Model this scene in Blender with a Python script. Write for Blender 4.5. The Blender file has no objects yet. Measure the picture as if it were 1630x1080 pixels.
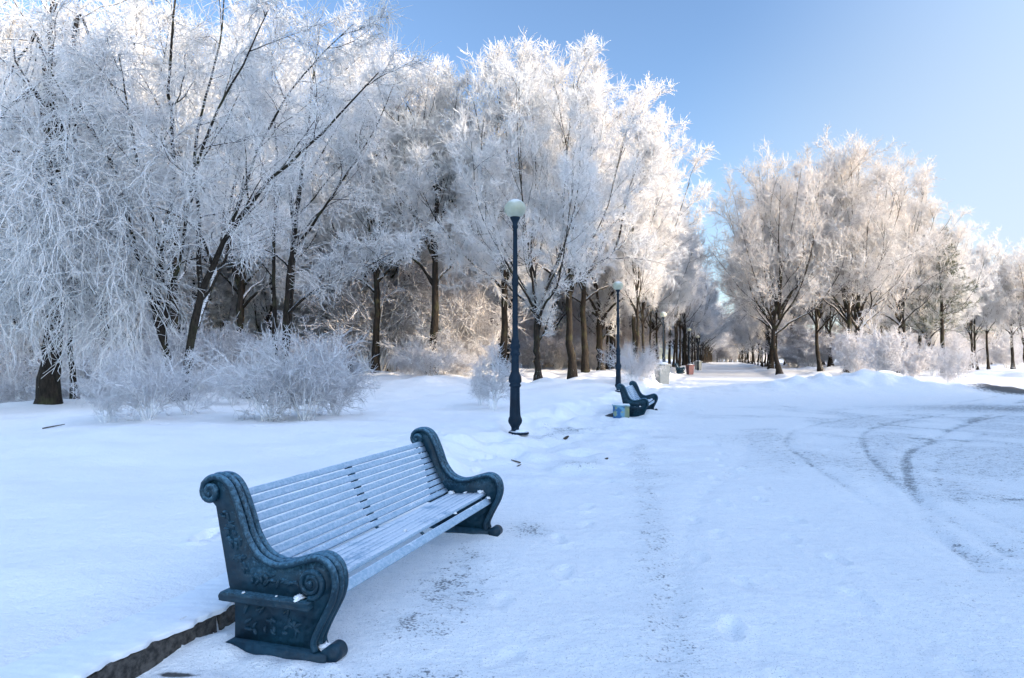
import bpy, math, random
import numpy as np
from mathutils import Vector, Matrix, Euler

R_ = math.radians
scn = bpy.context.scene
COL = scn.collection
rng = np.random.default_rng(11)
random.seed(5)

# ------------------------------------------------------------------ camera
CAM_H, F_PX, HORIZ = 1.55, 1060.0, 572.0     # measured on the 1630 x 1080 photograph
cam_d = bpy.data.cameras.new('camera')
cam_d.sensor_width = 36.0
cam_d.lens = F_PX / 1630.0 * 36.0
cam_d.clip_start, cam_d.clip_end = 0.05, 6000
cam = bpy.data.objects.new('camera', cam_d)
COL.objects.link(cam)
cam.location = (0, 0, CAM_H)
cam.rotation_euler = (R_(90) + math.atan((HORIZ - 540) / F_PX), 0, 0)
scn.camera = cam

def X_at(px, Y): return (px - 815.0) / F_PX * Y
def Z_at(py, Y): return CAM_H + (HORIZ - py) * Y / F_PX
def gnd(px, py, z=0.0):
    Y = (CAM_H - z) * F_PX / (py - HORIZ)
    return X_at(px, Y), Y

# ------------------------------------------------------------------ light
SUN_AZ, SUN_EL = 112.0, 14.0                 # azimuth clockwise from +Y
w = bpy.data.worlds.new('World'); scn.world = w; w.use_nodes = True
nt = w.node_tree; nt.nodes.clear()
sky = nt.nodes.new('ShaderNodeTexSky'); sky.sky_type = 'NISHITA'; sky.sun_disc = False
sky.sun_elevation = R_(SUN_EL); sky.sun_rotation = R_(SUN_AZ)
sky.altitude = 60; sky.air_density = 1.0; sky.dust_density = 0.7; sky.ozone_density = 1.6
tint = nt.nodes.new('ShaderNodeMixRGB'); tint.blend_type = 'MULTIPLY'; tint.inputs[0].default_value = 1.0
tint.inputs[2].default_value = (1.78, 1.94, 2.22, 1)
# added sky boost behind and above the camera, lifting the shaded snow
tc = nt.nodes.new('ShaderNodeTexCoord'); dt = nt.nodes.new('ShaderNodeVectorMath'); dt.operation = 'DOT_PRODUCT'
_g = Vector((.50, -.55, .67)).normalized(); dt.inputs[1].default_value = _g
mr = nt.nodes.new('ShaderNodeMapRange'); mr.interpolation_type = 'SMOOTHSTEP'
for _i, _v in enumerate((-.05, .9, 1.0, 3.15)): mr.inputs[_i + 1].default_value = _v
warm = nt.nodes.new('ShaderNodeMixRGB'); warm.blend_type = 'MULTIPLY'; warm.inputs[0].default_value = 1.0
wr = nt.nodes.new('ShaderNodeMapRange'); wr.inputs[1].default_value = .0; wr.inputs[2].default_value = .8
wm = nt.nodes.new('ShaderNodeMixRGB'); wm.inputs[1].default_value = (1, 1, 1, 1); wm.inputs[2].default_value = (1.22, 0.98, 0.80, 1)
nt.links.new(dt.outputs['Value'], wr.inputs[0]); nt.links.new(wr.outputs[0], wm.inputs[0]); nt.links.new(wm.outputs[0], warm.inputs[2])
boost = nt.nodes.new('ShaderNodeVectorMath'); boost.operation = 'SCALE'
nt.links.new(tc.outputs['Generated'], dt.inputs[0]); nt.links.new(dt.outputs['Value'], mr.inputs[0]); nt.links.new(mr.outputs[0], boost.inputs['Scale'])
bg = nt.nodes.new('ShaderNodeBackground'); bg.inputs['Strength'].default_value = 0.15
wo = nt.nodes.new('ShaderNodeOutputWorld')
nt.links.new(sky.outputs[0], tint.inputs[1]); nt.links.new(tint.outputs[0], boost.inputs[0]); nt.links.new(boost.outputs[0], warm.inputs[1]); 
# pale haze low in the sky towards the sun
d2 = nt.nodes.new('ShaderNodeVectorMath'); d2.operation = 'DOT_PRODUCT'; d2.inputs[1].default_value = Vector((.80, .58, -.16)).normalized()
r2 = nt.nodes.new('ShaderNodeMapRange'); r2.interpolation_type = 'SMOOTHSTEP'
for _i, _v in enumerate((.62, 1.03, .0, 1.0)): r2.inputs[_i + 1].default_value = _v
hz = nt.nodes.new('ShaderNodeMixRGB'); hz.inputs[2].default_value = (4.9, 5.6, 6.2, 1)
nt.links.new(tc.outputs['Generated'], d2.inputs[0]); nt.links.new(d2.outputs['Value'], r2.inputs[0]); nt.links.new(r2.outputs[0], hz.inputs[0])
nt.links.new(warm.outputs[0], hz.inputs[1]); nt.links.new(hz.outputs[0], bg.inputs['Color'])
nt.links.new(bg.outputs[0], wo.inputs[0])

sl = bpy.data.lights.new('sun', 'SUN'); sl.energy = 6.6; sl.angle = R_(0.55); sl.color = (1.0, 0.83, 0.64)
so = bpy.data.objects.new('sun', sl); COL.objects.link(so)
sd = Vector((math.sin(R_(SUN_AZ)) * math.cos(R_(SUN_EL)), math.cos(R_(SUN_AZ)) * math.cos(R_(SUN_EL)), math.sin(R_(SUN_EL))))
so.rotation_euler = sd.to_track_quat('Z', 'Y').to_euler()
so.location = (60, -10, 40)

scn.view_settings.view_transform = 'Standard'; scn.view_settings.look = 'None'
scn.view_settings.exposure = 0; scn.view_settings.gamma = 1
scn.render.engine = 'CYCLES'
scn.cycles.use_denoising = True
try: scn.cycles.denoiser = 'OPENIMAGEDENOISE'
except Exception: pass
scn.cycles.max_bounces = 9; scn.cycles.diffuse_bounces = 7; scn.cycles.glossy_bounces = 2
scn.cycles.transmission_bounces = 2; scn.cycles.transparent_max_bounces = 4
scn.cycles.use_adaptive_sampling = False

# ------------------------------------------------------------------ materials
class NT:
    def __init__(s, name):
        s.m = bpy.data.materials.new(name); s.m.use_nodes = True
        s.t = s.m.node_tree; s.t.nodes.clear()
        s.out = s.n('ShaderNodeOutputMaterial')
        s.b = s.n('ShaderNodeBsdfPrincipled'); s.l(s.b.outputs[0], s.out.inputs[0])
    def n(s, k, **kw):
        x = s.t.nodes.new(k)
        for a, v in kw.items(): setattr(x, a, v)
        return x
    def l(s, a, b): s.t.links.new(a, b)
    def noise(s, scale, detail=4, rough=0.55, vec=None, dist=0.0):
        x = s.n('ShaderNodeTexNoise'); x.inputs['Scale'].default_value = scale
        x.inputs['Detail'].default_value = detail; x.inputs['Roughness'].default_value = rough
        x.inputs['Distortion'].default_value = dist
        if vec is not None: s.l(vec, x.inputs['Vector'])
        return x.outputs[0]
    def pos(s): return s.n('ShaderNodeNewGeometry').outputs['Position']
    def obj(s): return s.n('ShaderNodeTexCoord').outputs['Object']
    def nz(s):
        g = s.n('ShaderNodeNewGeometry'); x = s.n('ShaderNodeSeparateXYZ'); s.l(g.outputs['Normal'], x.inputs[0]); return x.outputs[2]
    def math(s, op, a, b=None, clamp=False):
        x = s.n('ShaderNodeMath', operation=op); x.use_clamp = clamp
        for i, v in enumerate((a, b)):
            if v is None: continue
            if isinstance(v, (int, float)): x.inputs[i].default_value = v
            else: s.l(v, x.inputs[i])
        return x.outputs[0]
    def ramp(s, f, lo, hi, a=0.0, b=1.0):
        x = s.n('ShaderNodeMapRange'); x.clamp = True; x.interpolation_type = 'SMOOTHSTEP'
        s.l(f, x.inputs[0])
        for i, v in enumerate((lo, hi, a, b)): x.inputs[i + 1].default_value = v
        return x.outputs[0]
    def mix(s, f, a, b):
        x = s.n('ShaderNodeMixRGB')
        if isinstance(f, (int, float)): x.inputs[0].default_value = f
        else: s.l(f, x.inputs[0])
        for i, v in ((1, a), (2, b)):
            if isinstance(v, tuple): x.inputs[i].default_value = (*v, 1)
            else: s.l(v, x.inputs[i])
        return x.outputs[0]
    def attr(s, name): return s.n('ShaderNodeAttribute', attribute_name=name).outputs['Fac']
    def col(s, v):
        if isinstance(v, tuple): s.b.inputs['Base Color'].default_value = (*v, 1)
        else: s.l(v, s.b.inputs['Base Color'])
    def rough(s, v):
        if isinstance(v, (int, float)): s.b.inputs['Roughness'].default_value = v
        else: s.l(v, s.b.inputs['Roughness'])
    def bump(s, h, strength=0.5, dist=0.02, prev=None):
        x = s.n('ShaderNodeBump'); x.inputs['Strength'].default_value = strength; x.inputs['Distance'].default_value = dist
        s.l(h, x.inputs['Height'])
        if prev is not None: s.l(prev, x.inputs['Normal'])
        s.l(x.outputs[0], s.b.inputs['Normal']); return x.outputs[0]
    def spec(s, v): s.b.inputs['Specular IOR Level'].default_value = v

def m_ground():
    M = NT('snow_ground'); p = M.pos()
    st = M.n('ShaderNodeMapping'); M.l(p, st.inputs['Vector']); st.inputs['Rotation'].default_value = (0, 0, R_(17.8)); st.inputs['Scale'].default_value = (1, 1, 1)
    dirt = M.attr('dirt'); trod = M.attr('trod')
    n1 = M.noise(1.1, 5, 0.6, p); n2 = M.noise(9, 5, 0.65, p); n3 = M.noise(46, 3, 0.6, p); n4 = M.noise(120, 2, 0.5, p)
    st.inputs['Rotation'].default_value = (0, 0, R_(-20)); st.inputs['Scale'].default_value = (1, 3.2, 1)
    n6 = M.noise(5.5, 6, .68, st.outputs[0]); n7 = M.noise(26, 4, .7, st.outputs[0])
    base = M.mix(M.ramp(n1, .3, .7), (0.855, 0.86, 0.865), (0.89, 0.89, 0.89))
    grey = M.mix(M.ramp(n2, .3, .72), (0.74, 0.77, 0.79), (0.87, 0.875, 0.88))
    c = M.mix(M.math('MULTIPLY', trod, 0.55), base, grey)
    scuff = M.math('MULTIPLY', M.ramp(M.math('ADD', M.math('ADD', M.math('MULTIPLY', n6, .55), M.math('MULTIPLY', n7, .45)), M.math('MULTIPLY', dirt, .16)), .52, .66), trod)
    c = M.mix(M.math('MULTIPLY', scuff, .34), c, (0.52, 0.58, 0.64))
    # grit: fine dark crumbs, denser where the dirt attribute is high
    g = M.math('ADD', M.math('MULTIPLY', n3, .55), M.math('MULTIPLY', n2, .45))
    th = M.math('ADD', M.math('ADD', g, M.math('MULTIPLY', trod, .030)), M.math('MULTIPLY', dirt, 0.275))
    speck = M.ramp(th, .66, .76)
    wide = M.ramp(M.math('ADD', M.math('MULTIPLY', n2, .42), M.math('MULTIPLY', dirt, .75)), .30, 1.0)
    c = M.mix(M.math('MULTIPLY', wide, 0.37), c, (0.33, 0.40, 0.45))
    c = M.mix(M.math('MULTIPLY', speck, 0.8), c, (0.09, 0.10, 0.11))
    crumb = M.math('MULTIPLY', M.ramp(n4, .62, .67), trod)
    c = M.mix(M.math('MULTIPLY', crumb, 0.55), c, (0.16, 0.17, 0.18))
    wet = M.attr('asphalt')
    c = M.mix(M.ramp(M.math('ADD', wet, M.math('MULTIPLY', M.math('SUBTRACT', n2, .5), .9)), .35, .7), c, (0.085, 0.085, 0.085))
    M.col(c); M.rough(0.72); M.spec(0.25)
    n5 = M.noise(3.2, 4, .6, p)
    b0 = M.bump(n5, 0.35, 0.06)
    b1 = M.bump(n2, 0.55, 0.04, b0)
    b2 = M.bump(n3, 0.55, 0.013, b1)
    M.bump(n4, 0.3, 0.004, b2)
    try:
        M.b.inputs['Subsurface Weight'].default_value = 0.0
    except Exception: pass
    return M.m

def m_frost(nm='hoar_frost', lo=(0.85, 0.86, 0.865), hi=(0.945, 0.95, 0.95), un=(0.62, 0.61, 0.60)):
    M = NT(nm); p = M.pos()
    n = M.noise(2.2, 3, .6, p); n2 = M.noise(23, 2, .6, p)
    rnd = M.n('ShaderNodeObjectInfo').outputs['Random']
    c = M.mix(M.ramp(n2, .25, .7), lo, hi)
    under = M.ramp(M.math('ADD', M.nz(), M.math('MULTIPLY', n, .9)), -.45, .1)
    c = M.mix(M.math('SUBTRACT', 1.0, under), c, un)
    c = M.mix(M.math('MULTIPLY', rnd, .07), c, (0.55, 0.50, 0.46))
    M.col(c); M.rough(.75); M.spec(.2)
    tr = M.n('ShaderNodeBsdfTranslucent'); tr.inputs[0].default_value = (.93, .935, .94, 1)
    mx = M.n('ShaderNodeMixShader'); mx.inputs[0].default_value = 0.37
    M.l(M.b.outputs[0], mx.inputs[1]); M.l(tr.outputs[0], mx.inputs[2]); M.l(mx.outputs[0], M.out.inputs[0])
    return M.m

def m_twig(name, dark, frost_lo, frost_hi):
    """thin branches: dark bark below, a crest of rime along the upper side"""
    M = NT(name); p = M.pos()
    n = M.noise(7, 4, .6, p); n2 = M.noise(60, 2, .6, p)
    f = M.ramp(M.math('ADD', M.nz(), M.math('MULTIPLY', M.math('SUBTRACT', n, .5), 2.2)), frost_lo, frost_hi)
    c = M.mix(M.ramp(n2, .3, .7), dark, tuple(min(1, v * 1.9) for v in dark))
    c = M.mix(f, c, (0.86, 0.88, 0.90))
    M.col(c); M.rough(.85); M.spec(.2)
    M.bump(n2, .6, .01)
    return M.m

def m_bark():
    M = NT('bark'); p = M.obj()
    mp = M.n('ShaderNodeMapping'); M.l(p, mp.inputs['Vector']); mp.inputs['Scale'].default_value = (9, 9, 1.6)
    n = M.noise(2.2, 5, .65, mp.outputs[0]); n2 = M.noise(1.3, 3, .5, p); nf = M.noise(16, 3, .6, p)
    c = M.mix(M.ramp(n, .3, .7), (0.011, 0.010, 0.009), (0.042, 0.034, 0.027))
    c = M.mix(M.math('MULTIPLY', M.ramp(n2, .52, .66), .25), c, (0.10, 0.115, 0.05))
    f = M.ramp(M.math('ADD', M.math('MULTIPLY', M.nz(), 1.1), M.math('MULTIPLY', M.math('SUBTRACT', nf, .5), 1.5)), .38, .7)
    c = M.mix(f, c, (0.82, 0.85, 0.88))
    M.col(c); M.rough(.9); M.spec(.15)
    M.bump(n, .9, .03)
    return M.m

def m_iron(nm='dark_blue_cast_iron', k=.55, fc=(0.13, 0.31, 0.45), add=0.0):
    M = NT(nm); p = M.obj()
    n = M.noise(55, 4, .7, p); n2 = M.noise(6, 3, .6, p)
    v = M.n('ShaderNodeTexVoronoi'); v.feature = 'SMOOTH_F1'; v.inputs['Scale'].default_value = 27; M.l(p, v.inputs['Vector'])
    c = M.mix(M.ramp(n2, .3, .7), (0.003, 0.020, 0.036), (0.007, 0.042, 0.070))
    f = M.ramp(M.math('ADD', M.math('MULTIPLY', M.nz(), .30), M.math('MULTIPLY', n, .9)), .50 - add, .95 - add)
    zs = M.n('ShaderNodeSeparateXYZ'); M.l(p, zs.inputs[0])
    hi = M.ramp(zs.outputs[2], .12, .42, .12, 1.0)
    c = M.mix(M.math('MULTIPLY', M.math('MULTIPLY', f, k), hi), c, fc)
    M.col(c); M.rough(.5); M.spec(.32)
    b = M.bump(v.outputs[0], .6, .014)
    M.bump(n, .35, .004, b)
    return M.m

def m_lamp_iron():
    M = NT('blue_painted_iron'); p = M.obj()
    n = M.noise(20, 4, .65, p); n2 = M.noise(2.2, 4, .6, p)
    c = M.mix(M.ramp(n2, .3, .7), (0.003, 0.011, 0.022), (0.006, 0.022, 0.042))
    f = M.ramp(M.math('ADD', M.nz(), M.math('MULTIPLY', n, .5)), .9, 1.25)
    c = M.mix(f, c, (0.7, 0.76, 0.82)); M.col(c); M.rough(.6); M.spec(.2)
    M.bump(n, .25, .004)
    return M.m

def m_slat():
    M = NT('frosted_slat_paint'); p = M.obj()
    mp = M.n('ShaderNodeMapping'); M.l(p, mp.inputs['Vector']); mp.inputs['Scale'].default_value = (14, 1.2, 14)
    g = M.noise(5, 4, .65, mp.outputs[0]); n = M.noise(38, 4, .7, p); n2 = M.noise(3.3, 4, .6, p)
    c = M.mix(M.ramp(g, .3, .7), (0.235, 0.36, 0.48), (0.33, 0.46, 0.58))
    c = M.mix(M.math('MULTIPLY', M.ramp(n, .42, .62), .4), c, (0.52, 0.62, 0.73))
    f = M.ramp(M.math('ADD', M.nz(), M.math('ADD', M.math('MULTIPLY', M.math('SUBTRACT', n2, .5), 1.1), M.math('MULTIPLY', M.math('SUBTRACT', n, .5), .5))), .74, .98)
    c = M.mix(M.math('MULTIPLY', f, .62), c, (0.84, 0.88, 0.93))
    M.col(c); M.rough(.6); M.spec(.3)
    M.bump(n, .25, .003)
    return M.m

def m_simple(name, c0, c1, scale=20, rough=.7, bump=.3, snow=None, em=None):
    M = NT(name); p = M.obj()
    n = M.noise(scale, 4, .6, p)
    c = M.mix(M.ramp(n, .3, .7), c0, c1)
    if snow is not None:
        c = M.mix(M.ramp(M.math('ADD', M.nz(), M.math('MULTIPLY', n, .4)), snow, snow + .25), c, (0.84, 0.87, 0.91))
    M.col(c); M.rough(rough); M.bump(n, bump, .01)
    return M.m

def m_globe():
    M = NT('opal_glass'); p = M.obj()
    n = M.noise(5, 3, .6, p)
    xs = M.n('ShaderNodeSeparateXYZ'); M.l(p, xs.inputs[0])
    c = M.mix(M.ramp(n, .3, .7), (0.34, 0.36, 0.27), (0.45, 0.47, 0.38))
    f = M.ramp(M.math('ADD', M.nz(), M.math('MULTIPLY', n, .8)), .9, 1.5)
    c = M.mix(f, c, (.86, .88, .9)); M.col(c); M.rough(.32)
    try: M.b.inputs['Subsurface Weight'].default_value = .0
    except Exception: pass
    return M.m

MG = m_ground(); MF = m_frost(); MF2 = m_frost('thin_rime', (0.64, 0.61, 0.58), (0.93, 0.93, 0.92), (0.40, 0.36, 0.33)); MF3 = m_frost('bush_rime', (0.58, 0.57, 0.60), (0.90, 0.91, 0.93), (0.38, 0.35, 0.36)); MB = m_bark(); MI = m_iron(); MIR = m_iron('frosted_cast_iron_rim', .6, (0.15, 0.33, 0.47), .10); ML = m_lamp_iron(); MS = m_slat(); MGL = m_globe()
MT = m_twig('rimed_branch', (0.050, 0.043, 0.038), -.75, .55)
MTW = m_twig('rimed_bush_twig', (0.18, 0.165, 0.165), -1.25, .15)
MSNOW = m_simple('fresh_snow', (.82, .86, .91), (.88, .91, .94), 14, .7, .5)
MKERB = m_simple('kerb_granite', (.020, .019, .018), (.095, .088, .08), 30, .85, 1.0, snow=1.12)
MPINE = m_simple('pine_needles', (.035, .055, .025), (.14, .15, .075), 3.0, .8, .2, snow=.55)

# ------------------------------------------------------------------ mesh helpers
class MB_:
    def __init__(s): s.v, s.f3, s.f4, s.n = [], [], [], 0
    def add(s, v, f):
        v = np.asarray(v, float).reshape(-1, 3); f = np.asarray(f, int)
        (s.f3 if f.shape[1] == 3 else s.f4).append(f + s.n); s.v.append(v); s.n += len(v)
    def addmix(s, v, fs):
        v = np.asarray(v, float); s.v.append(v)
        for f in fs:
            f = np.asarray(f, int)
            if len(f): (s.f3 if f.shape[1] == 3 else s.f4).append(f + s.n)
        s.n += len(v)
    def build(s, name, mat, parent=None, smooth=True):
        me = bpy.data.meshes.new(name)
        V = np.concatenate(s.v).astype(np.float32)
        F3 = np.concatenate(s.f3) if s.f3 else np.zeros((0, 3), int)
        F4 = np.concatenate(s.f4) if s.f4 else np.zeros((0, 4), int)
        loops = np.concatenate([F3.ravel(), F4.ravel()]).astype(np.int32)
        starts = np.concatenate([np.arange(len(F3)) * 3, len(F3) * 3 + np.arange(len(F4)) * 4]).astype(np.int32)
        me.vertices.add(len(V)); me.vertices.foreach_set('co', V.ravel())
        me.loops.add(len(loops)); me.loops.foreach_set('vertex_index', loops)
        me.polygons.add(len(starts)); me.polygons.foreach_set('loop_start', starts)
        try: me.polygons.foreach_set('loop_total', np.concatenate([np.full(len(F3), 3), np.full(len(F4), 4)]).astype(np.int32))
        except Exception: pass
        me.update(calc_edges=True)
        me.polygons.foreach_set('use_smooth', np.full(len(starts), bool(smooth)))
        me.materials.append(mat)
        o = bpy.data.objects.new(name, me); COL.objects.link(o)
        if parent is not None: o.parent = parent
        return o

def frames(P):
    """tangents and two normals along polylines P (n,s,3)"""
    T = np.empty_like(P); T[:, 1:-1] = P[:, 2:] - P[:, :-2]; T[:, 0] = P[:, 1] - P[:, 0]; T[:, -1] = P[:, -1] - P[:, -2]
    T /= np.linalg.norm(T, axis=2, keepdims=True) + 1e-9
    ref = np.tile(np.array([0.31, 0.17, 0.93]), (P.shape[0], 1))
    tm = T.mean(1); par = np.abs((tm * ref).sum(1)) > .9 * (np.linalg.norm(tm, axis=1) + 1e-9)
    ref[par] = (0.95, -0.2, 0.1)
    A = np.cross(T, ref[:, None, :]); A /= np.linalg.norm(A, axis=2, keepdims=True) + 1e-9
    return T, A, np.cross(T, A)

def tubes(mb, P, R, k=3, sq=1.0):
    n, s, _ = P.shape
    if n == 0: return
    T, A, B = frames(P)
    an = np.arange(k) * 2 * np.pi / k
    V = P[:, :, None, :] + R[:, :, None, None] * (np.cos(an)[None, None, :, None] * A[:, :, None, :] + sq * np.sin(an)[None, None, :, None] * B[:, :, None, :])
    i = np.arange(n)[:, None, None] * s * k; j = np.arange(s - 1)[None, :, None] * k; a = np.arange(k)[None, None, :]
    q = i + j
    F = np.stack([q + a, q + (a + 1) % k, q + k + (a + 1) % k, q + k + a], axis=-1).reshape(-1, 4)
    mb.add(V.reshape(-1, 3), F)

def unit(v): return v / (np.linalg.norm(v, axis=-1, keepdims=True) + 1e-9)

def grow(start, d, L, r0, segs, wig, trop, rg, r_end=.35):
    n = len(L); P = np.empty((n, segs + 1, 3)); P[:, 0] = start; d = unit(d.copy())
    trop = np.broadcast_to(np.asarray(trop, float), (segs,)) if np.ndim(trop) <= 1 else trop
    bias = rg.normal(size=(n, 3)) * wig * .5
    for s in range(segs):
        d = d + rg.normal(size=(n, 3)) * wig + bias
        d[:, 2] += trop[s]
        d = unit(d); P[:, s + 1] = P[:, s] + d * (L / segs)[:, None]
    R = r0[:, None] * (1 - (1 - r_end) * np.linspace(0, 1, segs + 1)[None, :])
    return P, R

def spawn(P, R, L, n, t0, t1, ang, dang, lf, rg, tl=.6, rr=.6, rmin=.004, flat=0.0, grav=0.0):
    """n children on each parent; t stratified; length = parent length * lf * (1 - tl * t)"""
    N, S, _ = P.shape
    t = t0 + (t1 - t0) * (np.arange(n)[None, :] + rg.random((N, n))) / n
    x = t * (S - 1); i = np.clip(x.astype(int), 0, S - 2); fr = (x - i)
    b = np.arange(N)[:, None]
    st = P[b, i] * (1 - fr[..., None]) + P[b, i + 1] * fr[..., None]
    tg = unit(P[b, i + 1] - P[b, i])
    r = (R[b, i] * (1 - fr) + R[b, i + 1] * fr) * rr
    rv = rg.normal(size=st.shape); rv[..., 2] *= (1 - flat)
    pr = unit(rv - (rv * tg).sum(-1, keepdims=True) * tg)
    a = np.radians(ang + dang * rg.normal(size=t.shape))[..., None]
    d = tg * np.cos(a) + pr * np.sin(a); d[..., 2] += grav
    ln = L[:, None] * lf * (1 - tl * t) * (.7 + .6 * rg.random(t.shape))
    return st.reshape(-1, 3), d.reshape(-1, 3), ln.ravel(), np.maximum(r.ravel(), rmin)

EMP = {}
def thing(name, label=None, cat=None, loc=(0, 0, 0), rz=0.0, group=None, sc=None):
    o = bpy.data.objects.new(name, None); COL.objects.link(o); o.empty_display_size = .2
    o.location = loc; o.rotation_euler = (0, 0, rz)
    if sc is not None: o.scale = sc if hasattr(sc, '__len__') else (sc, sc, sc)
    tag(o, label, cat, group); return o
def tag(o, label=None, cat=None, group=None, kind=None):
    if label: o['label'] = label
    if cat: o['category'] = cat
    if group: o['group'] = group
    if kind: o['kind'] = kind
    return o
def copy_tree(o, parent=None):
    c = o.copy(); COL.objects.link(c); c.parent = parent
    for ch in o.children: copy_tree(ch, c)
    return c

# ------------------------------------------------------------------ tree prototypes
def leaders_tree(rg, stems, spec):
    """stems: list of (points (k,3), r0, r1); spec: list of dicts per level; last levels go into crown mesh"""
    tb, cb, bb = MB_(), MB_(), MB_()
    par = []
    for pts, ra, rb in stems:
        pts = np.array(pts, float); k = 22
        tt = np.linspace(0, len(pts) - 1, k)
        P = np.empty((k, 3))
        # Catmull-Rom
        ext = np.vstack([2 * pts[0] - pts[1], pts, 2 * pts[-1] - pts[-2]])
        for j, t in enumerate(tt):
            i = min(int(t), len(pts) - 2); u = t - i; a, b, c, d = ext[i:i + 4]
            P[j] = .5 * ((2 * b) + (c - a) * u + (2 * a - 5 * b + 4 * c - d) * u * u + (3 * b - a - 3 * c + d) * u ** 3)
        P[1:-1] += rg.normal(size=(k - 2, 3)) * ra * .14
        R = ra + (rb - ra) * np.linspace(0, 1, k) ** .8
        R *= 1 + .05 * rg.normal(size=k)
        if spec.get('flare') and pts[0][2] <= .01: R[0] *= 1.55; R[1] *= 1.15
        tubes(tb, P[None], R[None], 10)
        par.append((P[None], R[None], np.array([np.linalg.norm(np.diff(P, axis=0), axis=1).sum()])))
    lev = spec['levels']
    cur = [(P, R, L) for P, R, L in par]
    for li, s in enumerate(lev):
        nxt = []
        for P, R, L in cur:
            n = s['n']; first = li == 0 and P is par[0][0] and spec.get('clean')
            if first: s = dict(s, t0=spec['clean'])
            if n <= 0: continue
            st, d, ln, r = spawn(P, R, L, n, s.get('t0', .2), s.get('t1', 1.), s['ang'], s.get('dang', 10), s['lf'], rg,
                                 s.get('tl', .6), s.get('rr', .6), s.get('rmin', .004), s.get('flat', 0), s.get('grav', 0))
            if 'abs' in s: ln = s['abs'] * (.55 + .9 * rg.random(len(ln)))
            if 'rabs' in s: r = np.full(len(ln), s['rabs'])
            if 'lmax' in s: ln = np.minimum(ln, s['lmax'])
            nxt.append((st, d, ln, r))
        st, d, ln, r = (np.concatenate(a) for a in zip(*nxt))
        P, R = grow(st, d, ln, r, s['segs'], s.get('wig', .1), s.get('trop', .05), rg, s.get('rend', .4))
        P[..., 2] = np.maximum(P[..., 2], .05)
        mb = {'t': tb, 'b': bb, 'c': cb}[s['to']]
        tubes(mb, P, R, s.get('k', 3))
        cur = [(P, R, ln)]
    return tb, bb, cb

root_top = {}
def make_tree(name, rg, stems, spec, label=None, cat='tree', group=None, bushy=False, cm=None):
    tb, bb, cb = leaders_tree(rg, stems, spec)
    root = thing(name, label, cat, group=group)
    tb.build('stem' if bushy else 'trunk', MTW if bushy else MB, root)
    # the crown: dark twigs and rimed sprays in one mesh
    nb = sum(len(f) for f in bb.f4); bb.v += cb.v; bb.f4 += [f + bb.n for f in cb.f4]; bb.n += cb.n
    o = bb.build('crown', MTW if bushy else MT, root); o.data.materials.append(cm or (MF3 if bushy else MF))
    mi = np.ones(len(o.data.polygons), np.int32); mi[:nb] = 0; o.data.polygons.foreach_set('material_index', mi)
    co = np.empty(len(o.data.vertices) * 3, np.float32); o.data.vertices.foreach_get('co', co); z = co[2::3]
    root_top[root.name] = float(np.percentile(z, 99.8))
    return root

def upright_stems(rg, H, nlead, r, fork=.2, spread=.32, top=.96, leader=True):
    """a short bole with steeply ascending leaders, H metres tall"""
    S = []
    bole_top = np.array([rg.normal() * .01 * H, rg.normal() * .01 * H, fork * H])
    if leader:
        pts = [(0, 0, 0), bole_top * (1, 1, .5), bole_top, bole_top + (rg.normal() * .02 * H, rg.normal() * .02 * H, .25 * H), (rg.normal() * .03 * H, rg.normal() * .03 * H, .72 * H), (rg.normal() * .04 * H, rg.normal() * .04 * H, top * .93 * H)]
    else:
        pts = [(0, 0, 0), bole_top * (1, 1, .5), bole_top, bole_top + (0, 0, .06 * H)]
    S.append((pts, r, r * .12 if leader else r * .7))
    for i in range(nlead):
        a = 2 * math.pi * (i * .618 + rg.random() * .15); tier = i / max(1, nlead - 1)          # 0 outer/low .. 1 inner/high
        f = fork * (.78 + 1.1 * tier * rg.random()) if leader else fork * (.85 + .2 * rg.random())
        s0 = np.array([0, 0, f * H]) if f > fork else bole_top * (f / fork)
        sp = spread * (1.12 - .80 * tier) * (.85 + .3 * rg.random()) * H; tp = (top * (.60 + .41 * tier ** .7) - .04 * rg.random()) * H
        dx, dy = math.cos(a), math.sin(a); j = lambda: rg.normal() * .012 * H
        mid = np.array([dx * sp * .46 + j(), dy * sp * .46 + j(), s0[2] + (tp - s0[2]) * .27])
        mid2 = np.array([dx * sp * .80 + j(), dy * sp * .80 + j(), s0[2] + (tp - s0[2]) * .60])
        end = np.array([dx * sp + j(), dy * sp + j(), tp])
        rr = r * (.34 + .2 * rg.random())
        S.append(([s0, s0 + (mid - s0) * .45 + (0, 0, .008 * H), mid, mid2, end], rr, rr * .14))
    return S

def linden_spec(H, n=(11, 9, 7, 6), r5=.016, t3=.03):
    return dict(flare=True, clean=.34, levels=[
        dict(n=n[0], t0=.14, t1=.99, ang=40, dang=13, lf=.50, tl=.62, rr=.45, segs=8, wig=.12, trop=.085, to='t', k=5, rend=.25, rmin=.02),
        dict(n=n[1], t0=.12, t1=1, ang=38, dang=15, lf=.52, tl=.5, rr=.5, segs=6, wig=.15, trop=.07, to='b', k=4, rmin=.012),
        dict(n=n[2], t0=.08, t1=1, ang=38, dang=17, lf=.6, tl=.4, rr=.7, segs=5, wig=.17, trop=.06, to='c', k=3, rmin=r5, lmax=2.0),
        dict(n=n[3], t0=.1, t1=1, ang=40, dang=18, lf=.42, tl=.3, rr=1, abs=.5, rabs=r5 * .9, segs=2, wig=.15, trop=.05, to='c', k=3, rend=.5),
    ])

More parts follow.
